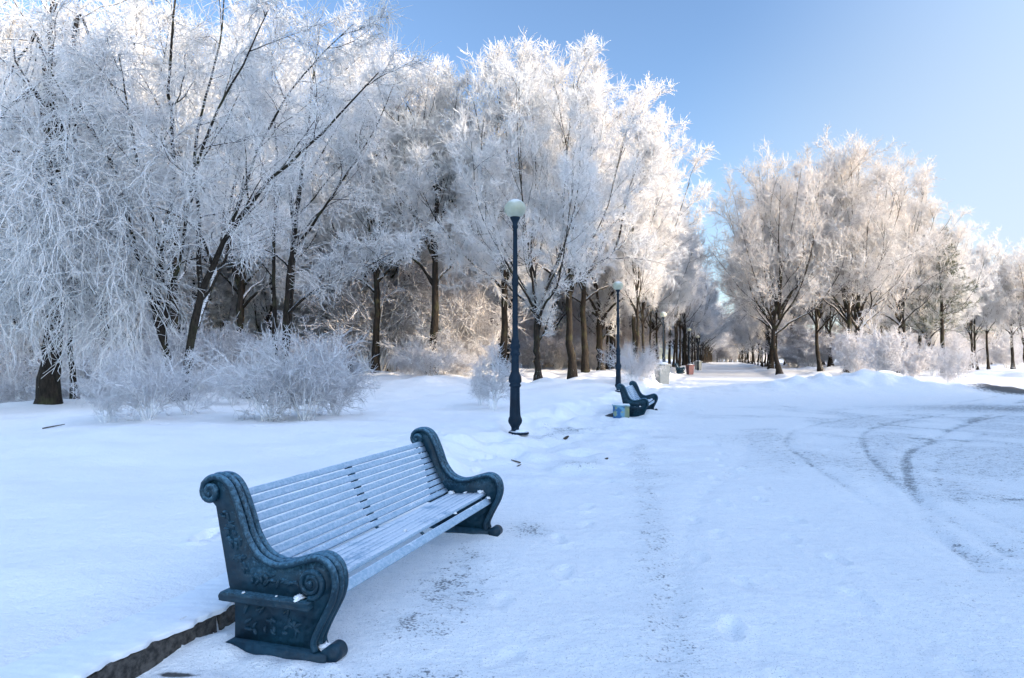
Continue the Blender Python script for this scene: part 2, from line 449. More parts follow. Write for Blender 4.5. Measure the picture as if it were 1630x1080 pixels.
PROTO = {}
H0 = 20.0
for key, seed, nl, sp, lead, n, r5, fk in (('linden_a', 1, 10, .27, True, (8, 7, 7, 5), .018, .33), ('linden_b', 2, 12, .31, False, (8, 7, 7, 5), .018, .21),
                                   ('slim', 3, 7, .13, True, (10, 7, 7, 4), .018, .36), ('linden_c', 4, 9, .23, True, (8, 7, 7, 5), .018, .32),
                                   ('bare_a', 5, 12, .24, True, (10, 8, 6, 4), .013, .28), ('bare_b', 6, 14, .27, True, (10, 8, 6, 4), .013, .24)):
    g = np.random.default_rng(seed)
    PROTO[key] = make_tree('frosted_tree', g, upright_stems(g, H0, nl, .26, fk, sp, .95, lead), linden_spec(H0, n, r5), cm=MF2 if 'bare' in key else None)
for key, seed, sp in (('far_a', 7, .28), ('far_b', 8, .2)):
    g = np.random.default_rng(seed)
    PROTO[key] = make_tree('frosted_tree', g, upright_stems(g, H0, 8, .20, .24, sp, .95, True), linden_spec(H0, (9, 7, 6, 4), .030), cm=MF2 if key == 'far_b' else None)

TOPS = {k: root_top[o.name] for k, o in PROTO.items()}
def bush_stems(rg, n, H, spread, r=.012):
    S = []
    for i in range(n):
        a = rg.random() * 6.283; b = .15 * rg.random() * spread; s = spread * (.25 + .75 * rg.random()); h = H * (.6 + .4 * rg.random()) * (1 - .35 * (s / spread) ** 2)
        dx, dy = math.cos(a), math.sin(a)
        S.append(([(dx * b, dy * b, 0), (dx * (b + s * .25), dy * (b + s * .25), h * .4), (dx * (b + s * .6), dy * (b + s * .6), h * .78), (dx * (b + s), dy * (b + s), h)], r, r * .35))
    return S
def bush_spec(n=(8, 6, 4), a=.30, r=.006, droop=0.0):
    return dict(levels=[
        dict(n=n[0], t0=.15, t1=1, ang=38, dang=16, lf=.42, tl=.4, rr=.7, segs=4, wig=.2, trop=.04 - droop, to='b', k=3, rmin=r * 1.1),
        dict(n=n[1], t0=.1, t1=1, ang=42, dang=18, lf=.5, tl=.4, rr=.9, segs=3, wig=.22, trop=.02 - droop, to='c', k=3, rmin=r, lmax=.6),
        dict(n=n[2], t0=.1, t1=1, ang=50, dang=18, lf=.5, rr=1, abs=a * .4, rabs=r * .9, segs=2, wig=.2, trop=.0, to='c', k=3, rend=.5)])
for key, seed, ns, H, sp, rr, sc in (('bush_round', 21, 20, 1.7, 1.25, .011, .0068), ('bush_wild', 24, 15, 2.0, 1.45, .012, .0068), ('bush_vase', 22, 12, 2.1, .7, .012, .008), ('bush_big', 23, 30, 3.2, 1.7, .018, .016)):
    g = np.random.default_rng(seed)
    PROTO[key] = make_tree('frosted_bush', g, bush_stems(g, ns, H, sp, rr), bush_spec((6, 5, 3), .6, sc), cat='bush', bushy=True)

used = set()
def place(key, x, y, z, H, label, group=None, rz=None, name=None, wid=1.0, base=H0):
    o = PROTO[key]
    if key in used: o = copy_tree(o)
    used.add(key)
    s = H / (TOPS[key] if base == H0 else base)
    o.location = (x, y, z); o.scale = (s * wid, s * wid, s); o.rotation_euler = (0, 0, random.random() * 6.28 if rz is None else rz)
    o['label'] = label
    if group: o['group'] = group
    elif 'group' in o.keys(): del o['group']
    return o

# ------------------------------------------------------------------ terrain height
AV = np.array([.321, 1.0]); AV /= np.linalg.norm(AV)             # direction of the avenue
PN = np.array([-AV[1], AV[0]])                                    # to its left
_seed = np.random.default_rng(3)
_W = [(_seed.normal(size=2) * f, _seed.random() * 6.28, f) for f in np.geomspace(.25, 7, 34)]
def fbm(x, y, lo=0, hi=99):
    r = np.zeros_like(x)
    for k, ph, f in _W:
        if lo <= f <= hi: r += np.sin(x * k[0] + y * k[1] + ph + 1.3 * np.sin(.7 * x * k[1] - .6 * y * k[0] + ph * 2)) / (1 + f)
    return r
def sstep(a, b, x): t = np.clip((x - a) / (b - a), 0, 1); return t * t * (3 - 2 * t)
# the left kerb line of the path as a polyline x(y)
KY = np.array([-60, 0, 3.23, 4.08, 6.8, 14.2, 20, 29, 46, 60, 110, 400.])
KX = np.array([-22, -2.93, -1.883, -1.60, -.72, .75, 2.7, 5.6, 10.8, 15.0, 30.8, 122.])
def kerb_x(y): return np.interp(y, KY, KX)
CY = np.array([-60, 0, 12, 20, 24, 41, 60, 100, 400]); CX = np.array([-70, -32, -21, -15.4, -12.5, -9.9, -9, -12, -40.])
MX = np.array([9.0, 11.2, 13.4, 15.3, 16.6, 19.0, 21.0, 22.6, 23.3, 24.0]); MZ = np.array([0, .35, .65, .92, 1.05, .80, .52, .40, .30, 0.0])
def height(x, y):
    s = kerb_x(y) - x                                             # >0 on the lawn
    wob = .05 * fbm(x, y, 1.5, 8)
    near = np.clip((y - 4.3) / 3.0, 0, 1)
    wdt = .03 + near * .9
    h = sstep(0, 1, (s + near * (wob * 3 - .15)) / wdt) * (.125 + .05 * near + .03 * np.clip(fbm(x, y, .2, 1.4), -1, 1))
    h += np.where(s > 0, .05 * sstep(0, .9, s) + .04 * sstep(1, 8, s) * fbm(x, y, .2, .8) + .022 * sstep(.1, .8, s) * fbm(x, y, .8, 3), 0)
    # trampled snow along the path edge
    band = np.exp(-((s + .2) / 1.7) ** 2) * sstep(7, 11, y)
    h += band * .075 * fbm(x, y, 2.0, 8)
    # ploughed snow at the foot of the kerb
    h += .045 * np.exp(-((s + .10) / .14) ** 2) * 1.6 * sstep(3.3, 3.75, y) * (1 - sstep(4.2, 5, y)) * (1 + .5 * fbm(x, y, 2, 8))
    for bx_, by_, br, bh in ((-1.50, 3.56, .10, .05), (-1.30, 3.46, .10, .035), (-1.10, 3.38, .09, .04), (-.90, 3.36, .07, .03), (-1.58, 3.70, .12, .06), (-.72, 6.1, .12, .05), (-.45, 6.02, .12, .035), (-.20, 5.98, .10, .03)):
        h += bh * np.exp(-(((x - bx_) / br) ** 2 + ((y - by_) / (br * .8)) ** 2)) * (1 + .4 * fbm(x, y, 3, 9))
    h += (.010 * fbm(x, y, 1, 3) + .010 * fbm(x, y, 3, 9)) * sstep(-.5, .5, -s) * (1 - sstep(25, 40, y))
    # the lawn ends on a brow and the ground falls away behind it
    t = np.interp(y, CY, CX) - x
    h -= 3.0 * sstep(0, 16, t)
    # avenue banks
    a = (x - .321 * y) / 1.05
    av = sstep(40, 56, y)
    h += av * .22 * sstep(3.3, 4.5, a) * (1 + .3 * fbm(x, y, .6, 3))
    h += sstep(30, 36, y) * .16 * sstep(-3.6, -4.6, a) * (1 + .3 * fbm(x, y, .6, 3))
    # ploughed mound on the right
    yc = 31.8 + .10 * np.sin(x * 1.3) - .05 * (x - 18)
    mz = np.interp(x, MX, MZ, 0, 0)
    dy = y - yc
    prof = np.where(dy < 0, sstep(-4.6, .2, dy) ** 1.1, 1 - sstep(0, 6.5, dy))
    lump = 1 + .17 * fbm(x * 1.2, y * 1.2, 1.0, 3.5) * prof
    h += .80 * mz * prof * lump + .05 * (mz > 0.02) * prof * fbm(x, y, 2.4, 8)
    # rolling lawn far to the right
    h += .12 * sstep(42, 60, y) * sstep(8, 14, a) * fbm(x, y, .2, .8)
    return h
def gz(x, y): return float(height(np.array([float(x)]), np.array([float(y)]))[0])

def seg_dist(x, y, poly):
    d = np.full(x.shape, 1e9)
    for (a, b) in zip(poly[:-1], poly[1:]):
        a = np.array(a); b = np.array(b); v = b - a; L2 = (v ** 2).sum()
        t = np.clip(((x - a[0]) * v[0] + (y - a[1]) * v[1]) / L2, 0, 1)
        d = np.minimum(d, np.hypot(x - a[0] - t * v[0], y - a[1] - t * v[1]))
    return d
def smooth_poly(p, n=6):
    p = np.array(p, float); e = np.vstack([2 * p[0] - p[1], p, 2 * p[-1] - p[-2]]); o = []
    for i in range(len(p) - 1):
        a, b, c, d = e[i:i + 4]
        for u in np.arange(n) / n: o.append(.5 * ((2 * b) + (c - a) * u + (2 * a - 5 * b + 4 * c - d) * u * u + (3 * b - a - 3 * c + d) * u ** 3))
    o.append(p[-1]); return o

TRACKS = [  # (pixels on the photo, half width, strength)
    ([(1640, 640), (1621, 647), (1559, 664), (1513, 681), (1483, 701), (1452, 713), (1440, 731), (1446, 770), (1480, 830), (1560, 900)], .10, .85),
    ([(1640, 636), (1599, 645), (1513, 658), (1437, 669), (1380, 684), (1372, 705), (1400, 745), (1470, 800), (1600, 880)], .09, .72),
    ([(1590, 630), (1498, 646), (1406, 659), (1314, 672), (1268, 682), (1250, 701), (1268, 722), (1330, 765), (1440, 830), (1600, 900)], .09, .66),
    ([(1400, 675), (1467, 681), (1507, 681), (1560, 668), (1640, 652)], .10, .85),
    ([(1450, 697), (1490, 696), (1530, 700)], .15, .95),
    ([(1560, 690), (1500, 722), (1490, 760), (1530, 800), (1640, 850)], .11, .55),
    ([(1410, 700), (1380, 730), (1420, 800), (1560, 900)], .1, .35),
    ([(1215, 640), (1290, 652), (1400, 648), (1560, 636)], .10, .55),
    ([(1190, 690), (1180, 730), (1110, 800), (1080, 900), (1060, 1040)], .10, .25),
    ([(1640, 790), (1600, 792)], .10, .9),
]
def ax(lo, hi, step, grow_, flo, fhi):
    c = list(np.arange(lo, hi + 1e-6, step)); s = step; x = c[-1]
    while x < fhi: s *= grow_; x += s; c.append(x)
    s = step; x = c[0]; pre = []
    while x > flo: s *= grow_; x -= s; pre.append(x)
    return np.array(pre[::-1] + c)
gx = ax(-5.0, 6.0, .035, 1.018, -1500, 1500); gy = ax(2.5, 9.0, .03, 1.0125, -70, 3500)
GX, GY = np.meshgrid(gx, gy)
HZ = height(GX, GY)
far = sstep(150, 400, np.hypot(GX, GY)); HZ = HZ * (1 - far)
S_ = kerb_x(GY) - GX
lawn_v = S_ > 0.02
trod = (1 - sstep(-.6, .4, S_)) * sstep(4, 5, 60 - np.clip(GY, 0, 55) + 0 * GX)
trod = 1 - sstep(-.5, .5, S_)
dirt = np.zeros_like(GX)
fx = fbm(GX, GY, .6, 3)
_f = np.random.default_rng(77); prints = []
def trail(x0, y0, x1, y1, step=.72):
    L = math.hypot(x1 - x0, y1 - y0); n_ = int(L / step); d = np.array([x1 - x0, y1 - y0]) / L; q = np.array([-d[1], d[0]]); drift = 0
    for i in range(n_):
        drift += .05 * _f.normal()
        c = np.array([x0, y0]) + d * (i + .1 * _f.normal()) * step + q * ((.10 if i % 2 else -.10) + drift); prints.append((c[0], c[1], d + .15 * _f.normal(size=2)))
trail(-.1, 3.6, 3.0, 15.5); trail(1.2, 3.2, 5.6, 22, .68); trail(-2.4, 5.0, -.9, 12.5); trail(-.6, 8.0, .3, 13.5, .6); trail(.9, 13.0, 3.0, 17.3, .6); trail(2.2, 3.6, 3.4, 12.0, .75); trail(-6.5, 12.5, .2, 10.6, .7); trail(3.2, 9.5, 9.0, 15.0, .75)
for (cx, cy, d) in prints:
    d = d / np.linalg.norm(d); i0, i1 = np.searchsorted(gy, (cy - .4, cy + .4)); j0, j1 = np.searchsorted(gx, (cx - .4, cx + .4))
    xx, yy2 = GX[i0:i1, j0:j1] - cx, GY[i0:i1, j0:j1] - cy; u = xx * d[0] + yy2 * d[1]; v_ = -xx * d[1] + yy2 * d[0]
    r_ = np.sqrt((u / .15) ** 2 + (v_ / .060) ** 2); deep = .050 if cx < kerb_x(cy) else .020
    HZ[i0:i1, j0:j1] += deep * (-(1 - sstep(.7, 1.15, r_)) + .45 * np.exp(-((r_ - 1.35) / .3) ** 2)) * (.6 + .6 * _f.random())
for pts, hw, st in TRACKS:
    poly = smooth_poly([gnd(*p) for p in pts])
    xs = [p[0] for p in poly]; ys = [p[1] for p in poly]
    m = (GX > min(xs) - 2) & (GX < max(xs) + 2) & (GY > min(ys) - 2) & (GY < max(ys) + 2)
    d = seg_dist(GX[m], GY[m], poly)
    sc = .8 + np.clip(GY[m] / 26, 0, 1.0)
    e = np.exp(-(d / (hw * sc)) ** 2)
    dirt[m] = np.maximum(dirt[m], st * .82 * e * np.clip(.85 + .25 * fx[m], .4, 1.1))
    HZ[m] -= .018 * e * (GY[m] < 34)
# gritty plaza on the right, scuffed snow near the bench and along a walked line
px_of = lambda x, y: 815 + 1060 * x / np.maximum(y, .5)
plaza = sstep(.6, 3.8, GX - .12 * GY) * (1 - sstep(19, 27, GY)) * sstep(2, 4, GY)
dirt = np.maximum(dirt, .35 * plaza * (.75 + .5 * np.clip(fx, -1, 1)))
for cx, cy, rx, ry, st in ((-.42, 4.55, .32, .75, .56), (-.95, 3.15, .5, .25, .50), (.15, 6.1, .25, .35, .6), (-1.70, 3.25, .16, .05, 1.0), (-.35, 5.2, .2, .5, .5),
                           (-.55, 3.95, .35, .3, .5), (-.45, 3.25, .5, .3, .45), (.45, 13.3, .5, .9, .62), (1.2, 14.6, .8, .9, .55), (1.0, 9.9, .35, .5, .6), (1.9, 9.0, .5, .5, .4), (3.0, 13.2, .5, .5, .4)):
    e = np.exp(-(((GX - cx) / rx) ** 2 + ((GY - cy) / ry) ** 2)); dirt = np.maximum(dirt, st * e)
_wx, _wy = gnd(1612, 650); dirt = np.maximum(dirt, .72 * np.exp(-(((GX - _wx) / 4.6) ** 2 + ((GY - _wy) / 2.4) ** 2)))
walk = np.exp(-((GX - (.75 + .17 * (GY - 3))) / .25) ** 2) * (GY < 12) * (GY > 2); dirt = np.maximum(dirt, .36 * walk)
asph = np.exp(-(((GX - 23.5) / 3.0) ** 2 + ((GY - 29.6) / 2.2) ** 2)) * 1.15 * (GY < 40)
asph = np.maximum(asph, .95 * np.exp(-(((GX + 1.66) / .13) ** 2 + ((GY - 3.34) / .035) ** 2)))
dirt = np.clip(dirt, 0, 1) * (1 - sstep(-.2, .1, S_) * (GY < 8))
ny, nx = GX.shape
V = np.stack([GX, GY, HZ], -1).reshape(-1, 3)
idx = np.arange(ny * nx).reshape(ny, nx)
F = np.stack([idx[:-1, :-1], idx[:-1, 1:], idx[1:, 1:], idx[1:, :-1]], -1).reshape(-1, 4)
fc = V[F].mean(1)
a_ = (fc[:, 0] - .321 * fc[:, 1]) / 1.05
on_path = (fc[:, 0] > kerb_x(fc[:, 1])) & ((fc[:, 1] < 32) | (np.abs(a_) < 4.0) | ((fc[:, 1] < 40) & (fc[:, 0] < 12))) & (fc[:, 1] < 400)
def sub(mask, name):
    f = F[mask]; u, inv = np.unique(f, return_inverse=True)
    mb = MB_(); mb.add(V[u], inv.reshape(-1, 4)); o = mb.build(name, MG)
    for an, arr in (('dirt', dirt), ('trod', trod), ('asphalt', asph)):
        at = o.data.attributes.new(an, 'FLOAT', 'POINT'); at.data.foreach_set('value', arr.ravel()[u].astype(np.float32))
    tag(o, kind='structure'); return o
sub(on_path, 'path'); sub(~on_path, 'ground')

# kerb: dark granite stones, bared where the snow has slumped, beside the near bench
def kerb():
    mb = MB_(); y = -6.0
    while y < 4.6:
        y2 = min(y + .985, 4.62); x0, x1 = kerb_x(y) + .012, kerb_x(y2 - .03) + .012
        a = np.array([x0, y]); b = np.array([x1, y2 - .03]); d = (b - a) / np.linalg.norm(b - a); nrm = np.array([-d[1], d[0]])
        ts = np.linspace(0, 1, 14); prof = [(-.02, -.1), (.0, .06), (.0, .104), (.012, .118), (.10, .118), (.10, -.1)]
        vs = []
        for t in ts:
            c = a + (b - a) * t
            for (o_, z) in prof:
                j = rng.normal() * .0022
                q = c + nrm * (o_ + j); vs.append((q[0], q[1], z + j))
        k = len(prof); fs = [(i * k + j, i * k + (j + 1) % k, (i + 1) * k + (j + 1) % k, (i + 1) * k + j) for i in range(len(ts) - 1) for j in range(k)]
        mb.addmix(np.array(vs), [fs, [(0, 3, 2, 1), (0, 5, 4, 3)], [((len(ts) - 1) * k + q for q in qq) for qq in ()]])
        y = y2
    o = mb.build('kerb', MKERB, smooth=False); tag(o, kind='structure')
kerb()
# snow lying on the kerb with a ragged lip
def kerb_snow():
    mb = MB_(); ys = np.arange(-4, 4.72, .02); n = len(ys)
    lip = .012 * np.sin(ys * 9) + .012 * np.sin(ys * 23 + 1) + .010 * np.sin(ys * 51) + .02 * rng.random(n) * (rng.random(n) > .7)
    lip = np.convolve(lip, np.ones(3) / 3, 'same') + .004
    prof = [(-.35, .0), (-.18, .012), (-.08, .018), (0, .016), (.010, .006), (.004, -.016)]
    vs = []
    for i, y in enumerate(ys):
        x = kerb_x(y) + .012
        for j, (o_, z) in enumerate(prof):
            w_ = max(0, 1 - abs(o_) / .25)
            xx = x + o_ + lip[i] * w_; zb = gz(kerb_x(y) + o_ - .04, y) if o_ < -.1 else max(.118, gz(kerb_x(y) - .12, y) - .01)
            vs.append((xx, y, zb + z + .012 * rng.normal() * .15))
    k = len(prof); f = [(i * k + j, (i + 1) * k + j, (i + 1) * k + j + 1, i * k + j + 1) for i in range(n - 1) for j in range(k - 1)]
    mb.add(np.array(vs), np.array(f)[:, ::-1]); o = mb.build('snow_ledge', MSNOW); tag(o, kind='structure')
kerb_snow()

# ------------------------------------------------------------------ benches
SCROLL_C = (-.142, .825)
def cr(pts, n=8): return np.array(smooth_poly(pts, n))
def rim_curve():
    sp = []
    for i in range(22):                                    # spiral out of the scroll's eye
        t = i / 21; a = math.radians(60 - 500 * (1 - t)); r = .014 + .038 * t
        a = math.radians(175 + 470 * (1 - t)); sp.append((SCROLL_C[0] + r * math.cos(a), SCROLL_C[1] + r * math.sin(a)))
    main = cr([(-.185, .868), (-.150, .898), (-.105, .908), (-.058, .898), (-.015, .865), (.018, .812), (.066, .702), (.105, .602), (.180, .507), (.276, .468), (.36, .475), (.45, .503),
               (.530, .525), (.590, .512), (.632, .466), (.645, .395), (.628, .32), (.590, .245), (.548, .165), (.520, .095), (.530, .05)], 6)
    return np.vstack([np.array(sp), main])
RIM = rim_curve()
def prism(mb, poly, y0, y1):
    import mathutils.geometry as mg
    poly = np.array(poly); n = len(poly)
    tri = mg.tessellate_polygon([[Vector((p[0], p[1], 0)) for p in poly]])
    v = np.vstack([np.c_[poly[:, 0], np.full(n, y0), poly[:, 1]], np.c_[poly[:, 0], np.full(n, y1), poly[:, 1]]])
    t = np.array(tri); sides = [(i, (i + 1) % n, n + (i + 1) % n, n + i) for i in range(n)]
    mb.addmix(v, [t[:, ::-1], t + n, sides])
def sweep_uv(mb, uv, y, r, k=8, ry=None, taper=None):
    P = np.c_[uv[:, 0], np.full(len(uv), y), uv[:, 1]]
    T = np.gradient(P, axis=0); T /= np.linalg.norm(T, axis=1, keepdims=True) + 1e-9
    Nn = np.c_[-T[:, 2], np.zeros(len(P)), T[:, 0]]; Y = np.array([0, 1, 0])
    rr = np.full(len(P), r) if taper is None else r * taper; ry = r if ry is None else ry
    an = np.arange(k) * 2 * np.pi / k
    V = P[:, None, :] + rr[:, None, None] * np.cos(an)[None, :, None] * Nn[:, None, :] + (rr / r * ry)[:, None, None] * np.sin(an)[None, :, None] * Y
    s = len(P); F = [(j * k + a, j * k + (a + 1) % k, (j + 1) * k + (a + 1) % k, (j + 1) * k + a) for j in range(s - 1) for a in range(k)]
    c = np.vstack([V.reshape(-1, 3), P[0], P[-1]]); b = s * k
    caps = [(b, (a + 1) % k, a) for a in range(k)] + [(b + 1, (s - 1) * k + a, (s - 1) * k + (a + 1) % k) for a in range(k)]
    mb.addmix(c, [F, caps])
def round_bar(mb, u0, u1, y0, y1, v0, v1, r=.008, n=2):
    pts = []
    for (cx, cz, a0) in ((u1 - r, v1 - r, 0), (u0 + r, v1 - r, 90), (u0 + r, v0 + r, 180), (u1 - r, v0 + r, 270)):
        for i in range(n + 1): a = math.radians(a0 + 90 * i / n); pts.append((cx + r * math.cos(a), cz + r * math.sin(a)))
    prism(mb, pts[::-1], y0, y1)
L_B = 2.70
def make_bench():
    root = thing('park_bench', '', 'bench')
    i0 = 22 + 3
    def end_frame(flip):
        Yf = (lambda y: y) if not flip else (lambda y: L_B - y)
        yy = lambda a, b: (min(Yf(a), Yf(b)), max(Yf(a), Yf(b)))
        mb = MB_()
        web = [tuple(p) for p in RIM[24:-6]] + [(.515, .05), (.02, .05), (.020, .22), (-.022, .33), (-.115, .745), (-.150, .78)]
        y0, y1 = yy(.035, .098); prism(mb, web, y0, y1)
        rm = MB_()
        for yc, r in ((.022, .0175), (.068, .021), (.114, .0175)): sweep_uv(rm, RIM, Yf(yc), r, 12, ry=.0195)
        # scroll's body
        cyl = [(SCROLL_C[0] + .048 * math.cos(a), SCROLL_C[1] + .048 * math.sin(a)) for a in np.linspace(0, 2 * math.pi, 20)[:-1]]
        y0, y1 = yy(.012, .118); prism(mb, cyl, y0, y1)
        # carved relief leaves
        gg = np.random.default_rng(9)
        for _ in range(70):
            if _ < 26:
                t_ = gg.random(); cu, cv = -.06 + .13 * t_ + .022 * gg.normal(), .74 - .34 * t_
            elif _ < 46: cu, cv = .12 + .3 * gg.random(), .36 + .055 * gg.random()
            else: cu, cv = .08 + .38 * gg.random(), .10 + .13 * gg.random()
            a = gg.random() * 3.14; l, w_ = .020 + .016 * gg.random(), .008 + .005 * gg.random()
            n1, n2 = 10, 3; vs = []
            for j in range(n2 + 1):
                ph = j / n2 * math.pi / 2
                for i in range(n1):
                    th = 2 * math.pi * i / n1; du = l * math.cos(th) * math.cos(ph); dv = w_ * math.sin(th) * math.cos(ph)
                    vs.append((cu + du * math.cos(a) - dv * math.sin(a), Yf(.036 - .013 * math.sin(ph)), cv + du * math.sin(a) + dv * math.cos(a)))
            mb.add(np.array(vs), [(j * n1 + i, j * n1 + (i + 1) % n1, (j + 1) * n1 + (i + 1) % n1, (j + 1) * n1 + i) for j in range(n2) for i in range(n1)])
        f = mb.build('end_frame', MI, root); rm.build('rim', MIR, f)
        vb = MB_(); t = np.linspace(0, 1, 60); a = -math.pi * .55 + 2 * math.pi * 2.1 * (1 - t) ; r = .014 + .062 * t ** .9
        c = (.500, .392)
        uv = np.c_[c[0] + r * np.cos(a), c[1] + r * np.sin(a)]
        sweep_uv(vb, uv, Yf(.028), .0125, 8, ry=.020, taper=np.linspace(.8, 1.25, 60))
        y0, y1 = yy(.02, .05); prism(vb, [(c[0] + .070 * math.cos(q), c[1] + .070 * math.sin(q)) for q in np.linspace(0, 2 * math.pi, 24)[:-1]], y0, y1)
        y0, y1 = yy(.002, .03); prism(vb, [(c[0] + .017 * math.cos(q), c[1] + .017 * math.sin(q)) for q in np.linspace(0, 2 * math.pi, 16)[:-1]], y0, y1)
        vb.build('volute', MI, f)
        lb = MB_(); 
        lp = cr([(-.048, .285), (-.035, .306), (.0, .310), (.25, .308), (.49, .306), (.508, .296), (.508, .270), (.49, .262), (.25, .262), (-.02, .262), (-.042, .268)], 2)
        y0, y1 = yy(-.018, .145); prism(lb, [tuple(p) for p in lp[::-1]], y0, y1); lb.build('ledge', MI, f)
        # base plinth and foot scroll
        bb = MB_(); y0, y1 = yy(.0, .13)
        prism(bb, [(-.03, -.06), (-.03, .018), (-.012, .040), (.02, .055), (.50, .055), (.535, .045), (.60, .045), (.60, -.06)], y0, y1)
        y0, y1 = yy(.018, .135); prism(bb, [(.605 + .047 * math.cos(q), .032 + .047 * math.sin(q)) for q in np.linspace(0, 2 * math.pi, 22)[:-1]], y0, y1)
        bb.build('foot', MI, f)
    end_frame(False); end_frame(True)
    def slat(mb, cu, cv, ang, wdt, th, y0=.09, y1=L_B - .09, sag=0.0):
        ca, sa = math.cos(ang), math.sin(ang); r = .006; prof = []
        for (sx, sz, a0) in ((1, 1, 0), (-1, 1, 90), (-1, -1, 180), (1, -1, 270)):
            for i in range(3):
                a = math.radians(a0 + 45 * i); prof.append((sx * (wdt / 2 - r) + r * math.cos(a), sz * (th / 2 - r) + r * math.sin(a)))
        ys = np.linspace(y0, y1, 24); k = len(prof); vs = []
        ph = random.random() * 6
        for y in ys:
            off = .0015 * math.sin(y * 3 + ph) + sag * math.sin(math.pi * (y - y0) / (y1 - y0))
            for (a, b) in prof: vs.append((cu + a * ca - (b + off) * sa, y, cv + a * sa + (b + off) * ca))
        F = [(i * k + j, (i + 1) * k + j, (i + 1) * k + (j + 1) % k, i * k + (j + 1) % k) for i in range(len(ys) - 1) for j in range(k)]
        b = len(vs); vs += [(cu, y0, cv), (cu, y1, cv)]
        T = [(b, j, (j + 1) % k) for j in range(k)] + [(b + 1, (len(ys) - 1) * k + (j + 1) % k, (len(ys) - 1) * k + j) for j in range(k)]
        mb.addmix(np.array(vs), [F, T])
    bk = MB_(); line = cr([(-.118, .800), (-.060, .700), (.0, .590), (.065, .470), (.118, .392), (.158, .350)], 20)
    d = np.r_[0, np.cumsum(np.linalg.norm(np.diff(line, axis=0), axis=1))]
    N = 10
    for i in range(N):
        t = (i + .5) / N * d[-1]; u = np.interp(t, d, line[:, 0]); v = np.interp(t, d, line[:, 1])
        du = np.interp(t + .01, d, line[:, 0]) - np.interp(t - .01, d, line[:, 0]); dv = np.interp(t + .01, d, line[:, 1]) - np.interp(t - .01, d, line[:, 1])
        slat(bk, u, v, math.atan2(-dv, -du), .0430, .024)
    bk.build('backrest', MS, root)
    st = MB_()
    for (u, v, a) in ((.200, .338, -.05), (.258, .338, .02), (.316, .343, .06), (.374, .350, .08), (.432, .357, .08), (.490, .360, -.08)): slat(st, u, v, a, .052, .026, sag=-.004)
    slat(st, .545, .302, -.90, .060, .026, sag=-.004)
    st.build('seat', MS, root)
    for y in (L_B * .5, .17, L_B - .17):
        cs = MB_()
        back = [(p[0] - .022, p[1] - .012) for p in line[::6]] + [(.19, .315), (.30, .315), (.45, .330), (.50, .325), (.535, .27)]
        sweep_uv(cs, cr(back, 2), y, .010, 6, ry=.016)
        if y == L_B * .5:
            for i in range(1, N):
                t = i / N * d[-1]; u = np.interp(t, d, line[:, 0]) + .004; v = np.interp(t, d, line[:, 1]); round_bar(cs, u - .016, u + .008, y - .022, y + .022, v - .007, v + .009, .003)
        cs.build('support_strap', MI, root)
    gg = np.random.default_rng(5)
    for (u, y, v, r) in ((.437, .012, .318, .022), (.10, .002, .312, .007), (.558, .070, .058, .024), (.30, .01, .312, .005), (.09, L_B - .13, .352, .028), (.20, L_B - .12, .356, .022), (.33, L_B - .115, .36, .016), (.47, L_B - .10, .375, .022), (.545, L_B - .10, .325, .018), (.44, 1.2, .374, .012), (.52, 1.9, .345, .012)):
        sb = MB_(); n1, n2 = 12, 6; vs = []
        for j in range(n2 + 1):
            ph = -.5 + j / n2 * (math.pi / 2 + .5)
            for i in range(n1):
                th = 2 * math.pi * i / n1; q = r * (1 + .22 * gg.normal() * (j < n2)); vs.append((u + q * 1.2 * math.cos(th) * math.cos(ph), y + q * 1.5 * math.sin(th) * math.cos(ph), v + q * .7 * math.sin(ph)))
        sb.add(np.array(vs), [(j * n1 + i, j * n1 + (i + 1) % n1, (j + 1) * n1 + (i + 1) % n1, (j + 1) * n1 + i) for j in range(n2) for i in range(n1)])
        sb.build('snow_clump', MSNOW, root)
    return root
bench = make_bench()
ang = -math.atan2(.305, .952)
bench.location = (-1.52, 3.60, 0.0); bench.rotation_euler = (0, 0, ang)
bench['label'] = 'large frosted blue slatted bench with scrolled dark iron ends beside the bare kerb'
bench['group'] = 'slatted park benches with scrolled iron ends'
b2 = copy_tree(bench); b2.location = (3.05, 18.2, gz(3.2, 18.2) - .04); b2.rotation_euler = (0, 0, ang)
b2['label'] = 'slatted bench beside the small blue painted box and second lamp'
bav = -math.atan2(.321, 1)
xb = X_at(1076, 63); b3 = copy_tree(bench); b3.location = (xb, 63, gz(xb, 63)); b3.rotation_euler = (0, 0, bav)
b3['label'] = 'small far bench on the avenue next to the red litter bin'

